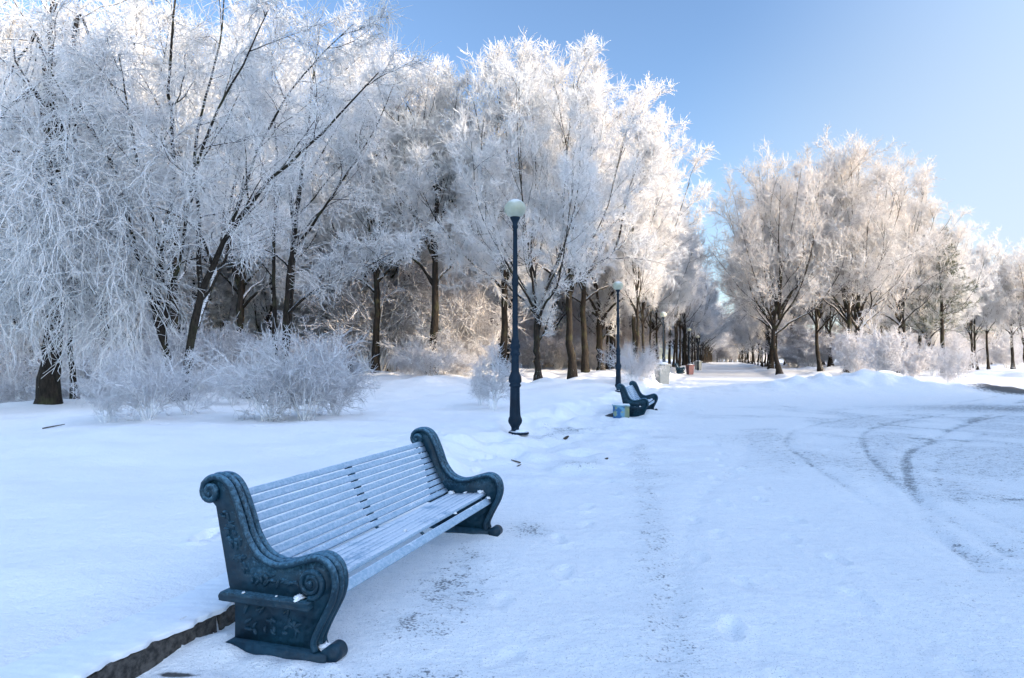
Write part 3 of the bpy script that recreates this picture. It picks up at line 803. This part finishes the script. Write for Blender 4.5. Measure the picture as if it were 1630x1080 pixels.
# ------------------------------------------------------------------ lamps
def lathe(mb, prof, k=28, flute=None, c=(0, 0)):
    vs = []; n = len(prof)
    for (r, z, *fl) in prof:
        f = fl[0] if fl else 0
        for i in range(k):
            a = 2 * math.pi * i / k; rr = r * (1 - f * (.5 + .5 * math.cos(a * k / 4)))
            vs.append((c[0] + rr * math.cos(a), c[1] + rr * math.sin(a), z))
    F = [(j * k + i, j * k + (i + 1) % k, (j + 1) * k + (i + 1) % k, (j + 1) * k + i) for j in range(n - 1) for i in range(k)]
    mb.add(np.array(vs), F)
def make_lamp():
    root = thing('street_lamp', '', 'lamp')
    b = MB_()
    lathe(b, [(0, -.05), (.13, -.05), (.13, .03), (.11, .05), (.075, .07), (.075, .12), (.085, .15), (.125, .22), (.135, .27), (.125, .32), (.108, .36), (.108, .40, .08), (.10, .60, .10), (.094, .95, .10), (.094, .98), (.11, .99), (.115, 1.02), (.095, 1.05),
              (.118, 1.08), (.125, 1.14), (.115, 1.20), (.090, 1.26), (.082, 1.30)])
    b.build('base', ML, root)
    p = MB_()
    lathe(p, [(.082, 1.30, .08), (.076, 1.62, .10), (.076, 1.64), (.092, 1.66), (.094, 1.70), (.078, 1.73), (.080, 1.78), (.094, 1.82), (.094, 1.87), (.076, 1.90), (.082, 1.94), (.070, 1.98), (.062, 2.02), (.060, 2.05, .08), (.054, 3.10, .10),
              (.054, 3.12), (.066, 3.14), (.068, 3.18), (.060, 3.21), (.068, 3.25), (.058, 3.30), (.050, 3.33), (.048, 3.36, .05), (.042, 4.34, .05), (.055, 4.36), (.060, 4.40), (.046, 4.43), (.055, 4.48), (.085, 4.54), (.098, 4.58), (.098, 4.60), (0, 4.60)], 24)
    p.build('pole', ML, root)
    g = MB_(); c = 4.77; r = .210
    lathe(g, [(r * math.sin(math.pi * t), c - r * math.cos(math.pi * t) * .97) for t in np.linspace(.12, 1, 22)], 32)
    g.build('globe', MGL, root)
    f = MB_()
    lathe(f, [(0, .0), (.17, .0), (.17, .035), (.15, .05), (.04, .065)], 12, c=(.09, -.10)); f.build('foot_plate', ML, root)
    s = MB_(); lathe(s, [(.10, .046), (.09, .075), (.05, .088), (0, .090)], 14, c=(.10, -.11)); s.build('snow_cap', MSNOW, root)
    return root
lamp = make_lamp()
spots = [(X_at(820, 12.95), 12.95, 'tall dark blue lamp post with white globe nearest the big bench'),
         (X_at(984, 28.9), 28.9, 'dark blue lamp post with white globe just behind the second bench'),
         (X_at(1056, 45.5), 45.5, 'frosted lamp post rising behind the white concrete urn'),
         (X_at(1097, 68), 68, 'distant lamp post beside the red litter bin'),
         (X_at(1111, 90), 90, 'distant sunlit lamp post along the avenue beyond the red bin')]
for i, (x, y, lb) in enumerate(spots):
    o = lamp if i == 0 else copy_tree(lamp); o.location = (x, y, gz(x, y) - .02); o['label'] = lb; o['group'] = 'lamp posts along the avenue'; o.scale = (1.12, 1.12, .962) if i else (1.02, 1.02, .918)
    if i >= 2: o.rotation_euler[2] = 1.9

# ------------------------------------------------------------------ small things
def box_mesh(mb, x0, x1, y0, y1, z0, z1, r=.01): round_bar(mb, x0, x1, y0, y1, z0, z1, r)
# painted box beside the second bench
t = thing('painted_box', 'small square box painted blue, yellow and green at the end of the second bench', 'box', (X_at(988, 17.75), 17.75, gz(2.9, 17.75) - .02), -.12)
M_ = NT('mural_paint'); p_ = M_.obj(); n_ = M_.noise(5.5, 2, .5, p_); n2_ = M_.noise(9, 3, .5, p_)
sx_ = M_.n('ShaderNodeSeparateXYZ'); M_.l(p_, sx_.inputs[0])
c_ = M_.mix(M_.ramp(n_, .46, .54), (.03, .13, .30), (.12, .30, .44)); c_ = M_.mix(M_.ramp(sx_.outputs[0], .06, .12), c_, (.22, .27, .18)); c_ = M_.mix(M_.math('MULTIPLY', M_.ramp(n2_, .58, .64), .7), c_, (.30, .33, .14))
M_.col(c_); M_.rough(.6)
mb = MB_(); box_mesh(mb, -.21, .21, -.2, .2, 0, .33, .015); mb.build('body', M_.m, t)
mb = MB_(); box_mesh(mb, -.23, .23, -.22, .22, .33, .372, .012); mb.build('lid', m_simple('box_lid', (.16, .30, .38), (.4, .55, .62), 12, .6, .3, snow=.7), t)
mb = MB_(); 
P = np.array([[(-.52, -.05, .03), (-.40, -.06, .055), (-.30, -.08, .075), (-.20, -.05, .05)]]); tubes(mb, P, np.array([[.015, .045, .05, .03]]), 8)
o = mb.build('dark_stone', m_simple('dark_stone', (.015, .02, .025), (.05, .06, .07), 20, .8)); o.location = (X_at(988, 17.75) + .08, 17.75, gz(2.9, 17.75)); tag(o, 'dark lump poking from the snow beside the painted box', 'stone')

MCONC = m_simple('pale_concrete', (.22, .25, .25), (.32, .35, .35), 16, .85, .4)
def urn(loc, label, body, scale=1.0, h=.85):
    t = thing('litter_bin', label, 'litter bin', loc, .3, sc=scale)
    mb = MB_(); k = 4
    for (a, z0, b, z1) in ((.23, 0, .30, h),):
        vs = [(sx * a, sy * a, z0) for sx, sy in ((-1, -1), (1, -1), (1, 1), (-1, 1))] + [(sx * b, sy * b, z1) for sx, sy in ((-1, -1), (1, -1), (1, 1), (-1, 1))]
        mb.add(vs, [(0, 1, 5, 4), (1, 2, 6, 5), (2, 3, 7, 6), (3, 0, 4, 7), (4, 5, 6, 7)])
    mb.build('body', body, t, smooth=False)
    mb = MB_(); round_bar(mb, -.34, .34, -.34, .34, h, h + .09, .02); mb.build('rim', body, t)
    mb = MB_(); lathe(mb, [(.30, h + .09), (.26, h + .13), (.14, h + .17), (0, h + .18)], 16); mb.build('snow_cap', MSNOW, t)
    return t
yy_ = 41.5; urn((X_at(1054, yy_), yy_, gz(X_at(1054, yy_), yy_) - .05), 'square pale concrete urn capped with snow at the avenue edge', MCONC, 1.25, .92)
MRED = m_simple('faded_red_paint', (.055, .02, .03), (.11, .035, .05), 9, .6)
urn((X_at(1098, 66), 66, gz(X_at(1098, 66), 66)), 'dark red litter bin beside the far avenue bench', MRED, 1.0, .95)
urn((X_at(1111, 92), 92, gz(X_at(1111, 92), 92)), 'small pale litter bin at the foot of the distant sunlit lamp', MCONC, 1.3, .9)

# a snow covered log and dark stump half hidden in the bushes
lg = thing('tree_stump', 'dark stump poking from the snow heap between the two bushes', 'stump', (X_at(402, 19.4), 19.4, gz(-7.5, 19.4)))
mb = MB_(); P = np.array([[(-.28, -.12, .02), (-.12, -.05, .16), (.05, .0, .24), (.22, .05, .20)]]); tubes(mb, P, np.array([[.08, .17, .19, .02]]), 9); mb.build('wood', m_simple('dark_wood', (.01, .02, .025), (.04, .05, .055), 8, .8, .6), lg)
mb = MB_(); P = np.array([[(-.95, .25, .0), (-.7, .2, .18), (-.25, .15, .30), (.25, .1, .38), (.55, .2, .2), (.8, .3, 0)]]); tubes(mb, P, np.array([[.05, .16, .2, .2, .15, .03]]), 10); mb.build('snow_cap', MSNOW, lg)

MSTICK = m_simple('wet_twig', (.03, .025, .02), (.08, .065, .05), 30, .8)
def stick(px, py, L, a, label, r=.012, cat='stick', zt=.06):
    x, y = gnd(px, py); z = gz(x, y); mb = MB_()
    if x < kerb_x(y): x, y = gnd(px, py, z)
    P = np.array([[(-L / 2 * math.cos(a), -L / 2 * math.sin(a), .0), (0, 0, zt * .5), (L / 2 * math.cos(a), L / 2 * math.sin(a), zt)]]); P += 0
    tubes(mb, P, np.array([[r, r, r * .5]]), 5); o = mb.build(cat, MSTICK); o.location = (x, y, gz(x, y)); tag(o, label, cat); return o
stick(88, 686, .34, .5, 'short dark stick lying alone on the snowy lawn by the left trunk', .013)
stick(901, 700, .10, .2, 'dark lump of bark lying on the trampled snow beyond the lamp post', .03, 'bark_chip')
stick(965, 733, .05, .2, 'tiny dark crumb of bark alone on the smooth snow of the path', .018, 'bark_chip', .02)
stick(821, 738, .16, 2.6, 'broken dark twig on the snow between bench end and lamp post', .012, 'twig', .03)
stick(826, 741, .10, .9, 'second short twig lying across the broken one near the lamp post', .01, 'twig', .02)

# ------------------------------------------------------------------ an unseen building, added to throw the foreground into shade
bl = thing('added_shade_building', 'long pale four storey building added out of frame to shade the foreground', 'building', (0, 0, 0))
mb = MB_(); round_bar(mb, 31, 38.5, -75, 23.4, -1, 21.8, .02); mb.build('wall', m_simple('ochre_plaster', (.66, .64, .58), (.74, .72, .66), .8, .85, .2), bl, smooth=False)
mb = MB_(); prism(mb, [(30.5, 21.8), (34.7, 23.4), (39.0, 21.8)][::-1], -75.5, 23.8); mb.build('roof', m_simple('roof_sheet', (.2, .22, .24), (.26, .28, .3), 3, .6, .2, snow=.5), bl, smooth=False)
for i in range(12):
    for j in range(4):
        y = -50 + i * 6.4; z = 2.0 + j * 4.6
        if y > 20: continue
        mb = MB_(); 
        for (a, b, c, d) in ((y - .9, y + .9, z, z + .12), (y - .9, y + .9, z + 2.4, z + 2.52), (y - .9, y - .78, z + .12, z + 2.4), (y + .78, y + .9, z + .12, z + 2.4), (y - .05, y + .05, z + .12, z + 2.4)): round_bar(mb, 30.9, 31.03, a, b, c, d, .005)
        wf = mb.build('window', MCONC, bl, smooth=False)
        mb = MB_(); round_bar(mb, 30.96, 30.99, y - .78, y + .78, z + .12, z + 2.4, .003)
        if 'MGLS' not in globals(): MGLS = m_simple('dark_glass', (.02, .03, .04), (.03, .04, .05), 2, .1, .0)
        mb.build('pane', MGLS, wf, smooth=False)

# ------------------------------------------------------------------ unique near trees on the left
def px_stem(pts, Y0, dx0, base, ra, rb, zo=0.0):
    """pts: (px, py, dy) on the photo at depth Y0+dy, relative to the trunk's base"""
    o = []
    for (px, py, dy) in pts:
        Y = Y0 + dy; o.append((X_at(px, Y) - base[0], Y - base[1], Z_at(py, Y) - base[2]))
    return (o, ra, rb)
def near_spec(n, droop, long_, r=.0095):
    return dict(flare=True, levels=[
        dict(n=n[0], t0=.28, t1=1, ang=44, dang=12, lf=.33, tl=.55, rr=.5, segs=8, wig=.12, trop=.03, to='t', k=6, rend=.3, rmin=.016),
        dict(n=n[1], t0=.12, t1=1, ang=42, dang=14, lf=.48, tl=.45, rr=.55, segs=7, wig=.14, trop=.02, to='b', k=4, rmin=.009, rend=.5),
        dict(n=n[2], t0=.1, t1=1, ang=42, dang=16, lf=.6, tl=.4, rr=.7, segs=6, wig=.20, trop=-droop, to='b', k=3, rmin=r * .95, rend=.7, lmax=2.1),
        dict(n=n[3], t0=.05, t1=1, ang=45, dang=18, lf=.5, rr=1, abs=long_, rabs=r, segs=5, wig=.24, trop=-droop, to='c', k=3, rend=.6),
    ])
Y0 = 18.9; bx = X_at(288, Y0); base = (bx, Y0, gz(bx, Y0) - .05)
C = [px_stem([(284, 662, 0), (272, 600, .1), (258, 530, .3), (250, 460, .5), (257, 390, .6), (270, 310, .6), (272, 220, .4), (262, 130, .2), (268, 30, 0), (275, -60, 0)], Y0, 0, base, .135, .02),
     px_stem([(291, 662, 0), (298, 600, -.1), (306, 530, -.2), (318, 470, -.3), (338, 420, -.5), (362, 368, -.8), (404, 312, -1.2), (462, 250, -1.6), (530, 190, -2), (600, 110, -2.2)], Y0, 0, base, .150, .014),
     px_stem([(318, 470, -.3), (314, 400, 0), (313, 330, .3), (305, 240, .7), (322, 150, 1.0), (345, 50, 1.2), (350, -40, 1.3)], Y0, 0, base, .085, .014),
     px_stem([(260, 545, .2), (244, 490, 0), (222, 430, -.3), (200, 350, -.7), (183, 290, -1), (150, 220, -1.3), (90, 140, -1.5), (50, 60, -1.6)], Y0, 0, base, .095, .014),
     px_stem([(362, 368, -.8), (385, 300, -.4), (410, 230, 0), (452, 150, .4), (500, 90, .8), (560, 30, 1)], Y0, 0, base, .06, .012),
     px_stem([(255, 430, .5), (240, 340, -.6), (215, 260, -1.8), (200, 180, -2.6), (180, 80, -3)], Y0, 0, base, .06, .012),
     px_stem([(306, 530, -.2), (330, 470, 1.2), (350, 390, 2.4), (370, 290, 3.3), (390, 190, 4), (400, 90, 4.4)], Y0, 0, base, .08, .012),
     px_stem([(275, 600, .1), (262, 540, .3), (268, 470, 0), (285, 410, -.5), (300, 300, -1.4), (330, 200, -2.2), (380, 100, -3), (420, 10, -3.4)], Y0, 0, base, .09, .012)]
tC = make_tree('frosted_tree', np.random.default_rng(31), C, near_spec((8, 7, 6, 4), .045, .62, .0080))
tC.location = base; tag(tC, 'many stemmed frosted tree with dark forked stems leaning over the bench', 'tree')

Y0 = 27.0; bx = X_at(452, Y0); base = (bx, Y0, gz(bx, Y0) - .05)
D = [px_stem([(438, 628, 0), (437, 540, 0), (435, 450, 0), (434, 350, .1), (436, 240, .3), (430, 140, .5), (425, 50, .6)], Y0, 0, base, .12, .016),
     px_stem([(455, 628, 0), (453, 550, 0), (457, 470, 0), (465, 390, -.2), (474, 300, -.4), (488, 200, -.5), (496, 110, -.6), (505, 30, -.6)], Y0, 0, base, .16, .02),
     px_stem([(455, 560, 0), (462, 490, .4), (466, 400, .9), (462, 310, 1.2), (455, 220, 1.5), (450, 130, 1.8)], Y0, 0, base, .12, .015),
     px_stem([(458, 500, 0), (495, 465, -.4), (540, 445, -.9), (590, 420, -1.4), (640, 395, -1.8)], Y0, 0, base, .07, .012),
     px_stem([(465, 400, 0), (500, 350, -.8), (540, 290, -1.4), (590, 210, -1.9), (625, 130, -2.2)], Y0, 0, base, .075, .012),
     px_stem([(474, 300, 0), (510, 240, 1), (550, 170, 1.8), (590, 90, 2.4)], Y0, 0, base, .06, .012)]
tD = make_tree('frosted_tree', np.random.default_rng(32), D, near_spec((8, 7, 6, 5), .0, .5, .0105))
tD.location = base; tag(tD, 'frosted tree with three dark upright stems rising behind the round bushes', 'tree')

Y0 = 20.0; bx = X_at(78, Y0); base = (bx, Y0, gz(bx, Y0) - .1)
A = [px_stem([(78, 662, 0), (82, 580, 0), (88, 500, 0), (92, 420, 0), (90, 320, 0), (80, 200, .2), (70, 80, .4), (70, -60, .4)], Y0, 0, base, .33, .05)]
for (ex, ey, dd) in ((-60, 300, -1.5), (-20, 200, -3), (30, 300, -4), (120, 330, -3.6), (200, 330, -2.6), (170, 230, -1), (230, 400, -1.5), (-80, 380, .5), (60, 380, -3.2), (150, 470, -2.6), (210, 480, -1.8), (40, 470, -2.2), (120, 500, -1.2), (-10, 480, -1), (0, 120, 1), (150, 90, 1), (10, 400, -2), (100, 250, -3.5)):
    s0 = random.choice([(88, 500), (92, 430), (91, 360)])
    A.append(px_stem([(s0[0], s0[1], 0), ((s0[0] * 2 + ex) / 3, min(s0[1], ey) - 40, dd * .35), ((s0[0] + ex * 2) / 3, ey - 45, dd * .7), (ex, ey, dd)], Y0, 0, base, .085, .02))
weep = dict(flare=True, levels=[
    dict(n=11, t0=.3, t1=1, ang=50, dang=16, lf=.36, tl=.3, rr=.5, segs=7, wig=.16, trop=[.02, 0, -.03, -.07, -.1, -.12, -.14], to='b', k=4, rend=.4, rmin=.012, lmax=3.0),
    dict(n=9, t0=.15, t1=1, ang=48, dang=16, lf=.5, tl=.3, rr=.5, abs=1.75, segs=9, wig=.16, trop=[-.02, -.08, -.15, -.22, -.25, -.25, -.2, -.1, 0], to='c', k=3, rmin=.009, rend=.7),
    dict(n=7, t0=.05, t1=1, ang=46, dang=18, lf=.5, rr=1, abs=.42, rabs=.0085, segs=4, wig=.2, trop=-.10, to='c', k=3, rend=.6)])
tA = make_tree('weeping_tree', np.random.default_rng(33), A, weep)
tA.location = base; tag(tA, 'thick trunked weeping tree trailing long frosted twigs down to the lawn', 'tree')

# ------------------------------------------------------------------ placed trees
def put(key, px, Y, top, label, group=None, wid=1.0, name=None, rz=None):
    x = X_at(px, Y); z = gz(x, Y); H = (Z_at(top, Y) - z) / .985
    return place(key, x, Y, z - .05, H, label, group, wid=wid, rz=rz)
put('slim', 121, 21.5, 60, 'slender pair of frosted stems just right of the weeping tree', wid=.7)
put('linden_c', 598, 47, 60, 'frosted tree with a bare dark trunk rising left of the rounded bush')
put('slim', 686, 46, 78, 'tall narrow frosted tree with sunlit upper trunk behind the rounded bush', wid=1.15)
put('linden_a', 803, 45, 85, 'tall frosted tree standing just behind the nearest lamp post')
put('linden_b', 857, 36.5, 88, 'broad frosted tree with low forking limb right of the nearest lamp', wid=.82)
put('linden_a', 911, 43, 100, 'frosted avenue tree with straight dark trunk left of the second lamp')
put('linden_c', 932, 52, 118, 'frosted avenue tree second behind the broad forking tree')
put('linden_b', 957, 58, 150, 'frosted avenue tree third in the outer row')
put('linden_a', 973, 66, 175, 'frosted avenue tree in the outer row seen beside the second lamp')
put('linden_c', 1012, 62, 222, 'frosted avenue tree behind the pale bush near the second lamp')
put('bare_b', 1241, 58.7, 247, 'frosted tree with dark forked trunk at the right mouth of the avenue', wid=1.0)
put('bare_a', 1226, 78, 290, 'short thick trunked tree next behind the dark forked one')
put('bare_b', 1306, 68, 262, 'frosted tree with very thick trunk left of the twin trunks', wid=.9)
put('bare_a', 1347, 60, 222, 'left of the tall twin trunked frosted trees behind the snow mound', wid=1.0)
put('bare_b', 1368, 61, 232, 'right of the tall twin trunked frosted trees behind the snow mound', wid=1.15)
put('bare_a', 1432, 68, 255, 'frosted tree behind the largest sunlit bush')
put('linden_b', 1478, 72, 345, 'rounded frosted tree at the shoulder of the right hand grove')
for px, tp, lb in ((1541, 392, 'leftmost'), (1556, 385, 'middle'), (1573, 378, 'rightmost')):
    put('slim', px, 76, tp, '%s of three slim bare trees beyond the side road' % lb, 'three slim trees beyond the side road', wid=.8)
put('slim', 1612, 80, 395, 'slim frosted tree at the right edge of the park', wid=1.1)
put('far_b', 1636, 74, 400, 'dark slim trunk cut by the right edge', wid=1.2)

gi = 'frosted lindens lining the avenue'
def av_xy(c, Y): return .321 * Y + c
n = 0
Yv = 50.0
while Yv < 330:
    n += 1
    far_ = Yv > 120
    for c, top in ((-6.6, 21.5), (-12.2, 22)):
        Yj = Yv + random.uniform(-1, 1) + (2.5 if c < -8 else 0)
        if c < -8 and Yj < 68: continue
        if c > -8 and Yj < 49: continue
        x = av_xy(c * 1.05, Yj)
        place(('far_a' if far_ else random.choice(['linden_c', 'slim', 'linden_a'])), x, Yj, gz(x, Yj) - .1, (top if Yj > 80 or c < -8 else 17.5) * random.uniform(.88, 1.0), 'frosted avenue tree in the close row left of the avenue', gi + ' on its left', wid=random.uniform(.62, .78) if Yj < 130 else random.uniform(.75, .85) if Yj < 170 else random.uniform(1.2, 1.4))
    for c, top in ((6.2, 19), (11.5, 19.5)):
        Yj = Yv + random.uniform(-1, 1) + (3 if c > 8 else 0)
        if Yj < 84 and c < 8: continue
        if Yj < 74 or (c > 8 and (n % 2 or Yj < 120)): continue
        x = av_xy(c * 1.05, Yj)
        place(('far_b' if far_ else random.choice(['bare_a', 'bare_b'])), x, Yj, gz(x, Yj) - .1, top * random.uniform(.88, 1.02), 'frosted avenue tree in the close row right of the avenue', gi + ' on its right', wid=random.uniform(.55, .7) if Yj < 130 else random.uniform(.7, .8) if Yj < 170 else random.uniform(1.2, 1.4))
    Yv += 6.2 if Yv < 120 else 12

# woods on the left, falling away behind the lawn
LW = 'frosted trees of the left wood'
for i in range(54):
    for _ in range(50):
        Y = 34 + 75 * random.random() ** 1.1; px = random.uniform(-150, 800); x = X_at(px, Y)
        lim = np.interp(px, [-150, 100, 350, 560, 620, 800], [27, 29, 36, 50, 56, 58])
        if Y > lim: break
    if px > 560: top = np.interp(px, [560, 600, 645, 700, 760, 800], [30, 70, 140, 105, 120, 110]) + random.uniform(0, 50)
    else: top = random.uniform(-60, 40)
    z = gz(x, Y); H = min((Z_at(top, Y) - z), 27 + random.uniform(-2, 2))
    key = random.choice(['linden_a', 'linden_c', 'slim', 'linden_b']) if Y < 60 else random.choice(['far_a', 'slim', 'linden_c'])
    place(key, x, Y, z - .1, H, 'frosted tree among the left wood behind the lawn', LW, wid=random.uniform(.8, 1.05))
for i in range(60):
    Y = random.uniform(110, 200); px = random.uniform(-250, 860); x = X_at(px, Y)
    place('far_a', x, Y, gz(x, Y) - .1, random.uniform(20, 27), 'frosted tree among the left wood behind the lawn', LW, wid=1.1)
# woods behind the avenue's left rows
for i in range(26):
    Y = random.uniform(75, 150); px = random.uniform(700, 1060); x = X_at(px, Y); top = np.interp(px, [700, 900, 1000, 1060], [150, 150, 230, 290]) + random.uniform(10, 60)
    place(random.choice(['far_a', 'far_b']), x, Y, gz(x, Y) - .1, max(10, min(25, Z_at(top, Y))), 'frosted tree in the wood behind the outer avenue row', 'frosted trees behind the outer avenue row')
# woods on the right
RW = 'frosted trees of the right grove'
for i in range(30):
    Y = random.uniform(88, 170); px = random.uniform(1225, 1650); x = X_at(px, Y)
    top = np.interp(px, [1215, 1290, 1370, 1470, 1530, 1600, 1760], [330, 310, 300, 350, 430, 425, 420]) + random.uniform(-5, 60)
    place(random.choice(['far_a', 'far_b', 'slim'] if Y < 110 else ['far_a', 'far_b']), x, Y, gz(x, Y) - .1, max(6, Z_at(top, Y)), 'frosted tree far behind the snow mound in the right grove', RW, wid=random.uniform(.8, 1.1))
# closing belt at the far end
for i in range(30):
    Y = random.uniform(345, 430); px = random.uniform(1085, 1260) if i < 14 else random.uniform(900, 1900); x = X_at(px, Y)
    place('far_a', x, Y, 0, random.uniform(15, 21) if px > 1260 or px < 1085 else 20, 'frosted tree in the belt closing the far end of the avenue', 'trees closing the far end of the avenue', wid=1.5)

# pines behind the right grove
def make_pine():
    g = np.random.default_rng(41); root = thing('pine_tree', '', 'tree')
    tb, nb = MB_(), MB_()
    P, R = grow(np.zeros((1, 3)), np.array([[0, 0, 1.]]), np.array([17.]), np.array([.28]), 14, .02, .05, g, .15); tubes(tb, P, R, 9)
    st, d, ln, r = spawn(P, R, np.array([17.]), 60, .28, 1, 72, 12, .30, g, .72, .3, .02)
    P1, R1 = grow(st, d, ln, r, 6, .12, .05, g, .3); tubes(tb, P1, R1, 5)
    st, d, ln, r = spawn(P1, R1, ln, 12, .2, 1, 50, 12, .4, g, .5, .5, .012, flat=.5); P2, R2 = grow(st, d, ln, r, 3, .12, .05, g); tubes(tb, P2, R2, 3)
    st, d, ln, r = spawn(P2, R2, ln, 34, .1, 1, 55, 20, .3, g, .2, 1, .01); ln = .16 + .14 * g.random(len(ln)); r = np.full(len(ln), .016)
    P3, R3 = grow(st, d, ln, r, 1, .1, .1, g); tubes(nb, P3, R3, 3)
    tb.build('trunk', MB, root); nb.build('crown', MPINE, root); return root
pine = make_pine()
for i, (px, Y, tp, lb) in enumerate(((1500, 67, 372, 'dark green pine dusted with frost behind the right grove'), (1462, 74, 395, 'lower brownish pine behind the largest bush of the right grove'))):
    o = pine if i == 0 else copy_tree(pine); x = X_at(px, Y); o.location = (x, Y, gz(x, Y)); s = Z_at(tp, Y) / 17.; o.scale = (s, s, s); o['label'] = lb; o.rotation_euler = (0, 0, i * 2)

# ------------------------------------------------------------------ bushes
def bush(key, px, py, hpx, label, group=None, wid=1.0, Y=None):
    x, Yg = gnd(px, py) if Y is None else (X_at(px, Y), Y)
    z = gz(x, Yg)
    if Y is None: 
        for _ in range(3): x, Yg = gnd(px, py, z); z = gz(x, Yg)
    bh = {'bush_round': 1.7, 'bush_wild': 2.0, 'bush_vase': 2.1, 'bush_big': 3.2}[key]; s = hpx * Yg / F_PX / bh
    o = PROTO[key]
    if key in used: o = copy_tree(o)
    used.add(key); o.location = (x, Yg, z - .03); o.scale = (s * wid, s * wid, s); o.rotation_euler = (0, 0, random.random() * 6); o['label'] = label
    if group: o['group'] = group
    elif 'group' in o.keys(): del o['group']
NB = 'tangled frosted bushes under the near trees'
for px, py, h, wd, lb in ((172, 672, 80, .85, 'low frosted bush with bare brown stems right of the weeping tree'), (236, 668, 122, .95, 'frosted bush at the left foot of the many stemmed tree'),
                          (300, 660, 96, .9, 'thin frosted bush around the base of the many stemmed tree'),
                          (372, 648, 70, .8, 'small frosted bush behind the dark stump'),
                          (432, 668, 122, .95, 'dense rounded frosted bush right of the dark stump'), (484, 668, 134, .9, 'dense frosted bush at the centre of the near bush bank'), (532, 662, 94, .9, 'frosted bush at the right end of the near bush bank')):
    bush(random.choice(['bush_round', 'bush_wild']), px, py, h * random.uniform(.9, 1.15), lb, NB, wd)
bush('bush_vase', 785, 652, 100, 'slender upright frosted shrub left of the nearest lamp post')
bush('bush_vase', 765, 645, 60, 'small thin shrub beside the upright frosted shrub')
bush('bush_round', 685, 612, 62, 'wide low rounded frosted bush on the lawn edge under the tall narrow tree', None, 1.25, Y=40)
bush('bush_round', 652, 610, 45, 'low frosted bush left of the wide rounded bush', None, 1.1, Y=42)
bush('bush_round', 725, 606, 42, 'small frosted bush right of the wide rounded bush', None, 1.0, Y=44)
bush('bush_round', 1006, 618, 66, 'fan shaped pinkish frosted bush behind the second bench', None, .9, Y=34)
bush('bush_round', 1026, 612, 50, 'smaller frosted bush between the fan bush and the concrete urn', None, .8, Y=37)
bush('bush_big', 1408, 592, 100, 'tallest sunlit frosted bush on the snow mound', None, .75, Y=41)
bush('bush_big', 1362, 588, 92, 'spreading frosted bush hiding the twin trunks', None, .65, Y=44)
bush('bush_big', 1452, 594, 64, 'pale sunlit bush right of the tallest bush', None, .8, Y=44)
bush('bush_big', 1484, 596, 55, 'low pale bush between the sunlit bush and the side road shrub', None, .9, Y=50)
bush('bush_vase', 1524, 604, 72, 'spiky sunlit shrub at the right end of the snow mound', None, 1.0, Y=38.2)
bush('bush_vase', 1508, 604, 44, 'short spiky shrub beside the taller spiky one', None, 1.2, Y=39.5)
YG = 'young frosted trees along the edge of the left wood'
for i in range(16):
    px = 345 + 440 * ((i * .618) % 1); Y = random.uniform(52, 74); x = X_at(px, Y)
    place('slim', x, Y, gz(x, Y) - .1, random.uniform(13, 19), 'slim frosted tree inside the shaded left wood', 'slim frosted trees inside the left wood', wid=random.uniform(.8, 1.2))
for i in range(22):
    Y = random.uniform(46, 66); px = random.uniform(-60, 790); Y = max(Y, 36) if px > 350 else random.uniform(30, 48); x = X_at(px, Y)
    o = place(random.choice(['bush_vase', 'bush_big']), x, Y, gz(x, Y) - .1, random.uniform(3.5, 6.5) if px < 350 else random.uniform(4.5, 9.5), 'young frosted tree at the edge of the left wood', YG, wid=1.1, base=2.6)
    o.name = 'young_frosted_tree'
UG = 'frosted undergrowth bushes in the left wood'
for i in range(34):
    Y = random.uniform(27, 62); px = random.uniform(-60, 760); x = X_at(px, Y)
    bush('bush_big', px, 0, random.uniform(60, 130) * 30 / Y, 'shaded frosted bush beneath the trees of the left wood', UG, 1.3, Y=Y)
TH = 'frosted thicket closing the woods'
for i in range(18):
    Y = random.uniform(72, 96); px = random.uniform(830, 1035); x = X_at(px, Y)
    o = place('bush_big', x, Y, gz(x, Y) - .1, random.uniform(3, 6), 'frosted thicket behind the outer row left of the avenue', 'frosted thickets behind the outer avenue row', wid=1.3, base=3.2); o.name = 'frosted_thicket'
for i in range(22):
    Y = 335 + 4 * i; x = X_at(1085 + 150 * ((i * .618) % 1), Y)
    o = place('bush_big', x, Y, -.3, random.uniform(12, 17), 'shaded frosted thicket across the far end of the avenue', 'thicket across the far end of the avenue', wid=1.2, base=3.2); o.name = 'frosted_thicket'
for i in range(125):
    Y = random.uniform(95, 190); px = random.uniform(-150, 1020) if i < 85 else random.uniform(1250, 1670); x = X_at(px, Y)
    o = place('bush_big', x, Y, gz(x, Y) - .1, random.uniform(4, 10), 'frosted thicket far back between the trunks of the woods', TH, wid=1.3, base=3.2)
    o.name = 'frosted_thicket'
for i in range(5):  # unseen trees, added beyond the right edge to streak the avenue with shadow
    Y = (16.5, 21, 25.5, 41, 48)[i]; x = 50 + 6 * random.random()
    place(('slim', 'linden_a', 'slim')[i % 3], x, Y, 0, 15, 'unseen frosted tree added out of frame to streak the avenue with shadow', 'unseen frosted trees added for shadow streaks', wid=.45)
UG2 = 'frosted bushes beneath the right grove'
for i in range(16):
    Y = random.uniform(75, 110); px = random.uniform(1255, 1640)
    bush('bush_big', px, 0, random.uniform(30, 60), 'pale frosted bush far behind the snow mound', UG2, 1.2, Y=Y)

# red coat of a walker glimpsed behind the mound bushes is left to the red litter bin's twin: a small red sign
import sys
print('verts', sum(len(m.vertices) for m in bpy.data.meshes), file=sys.stderr)
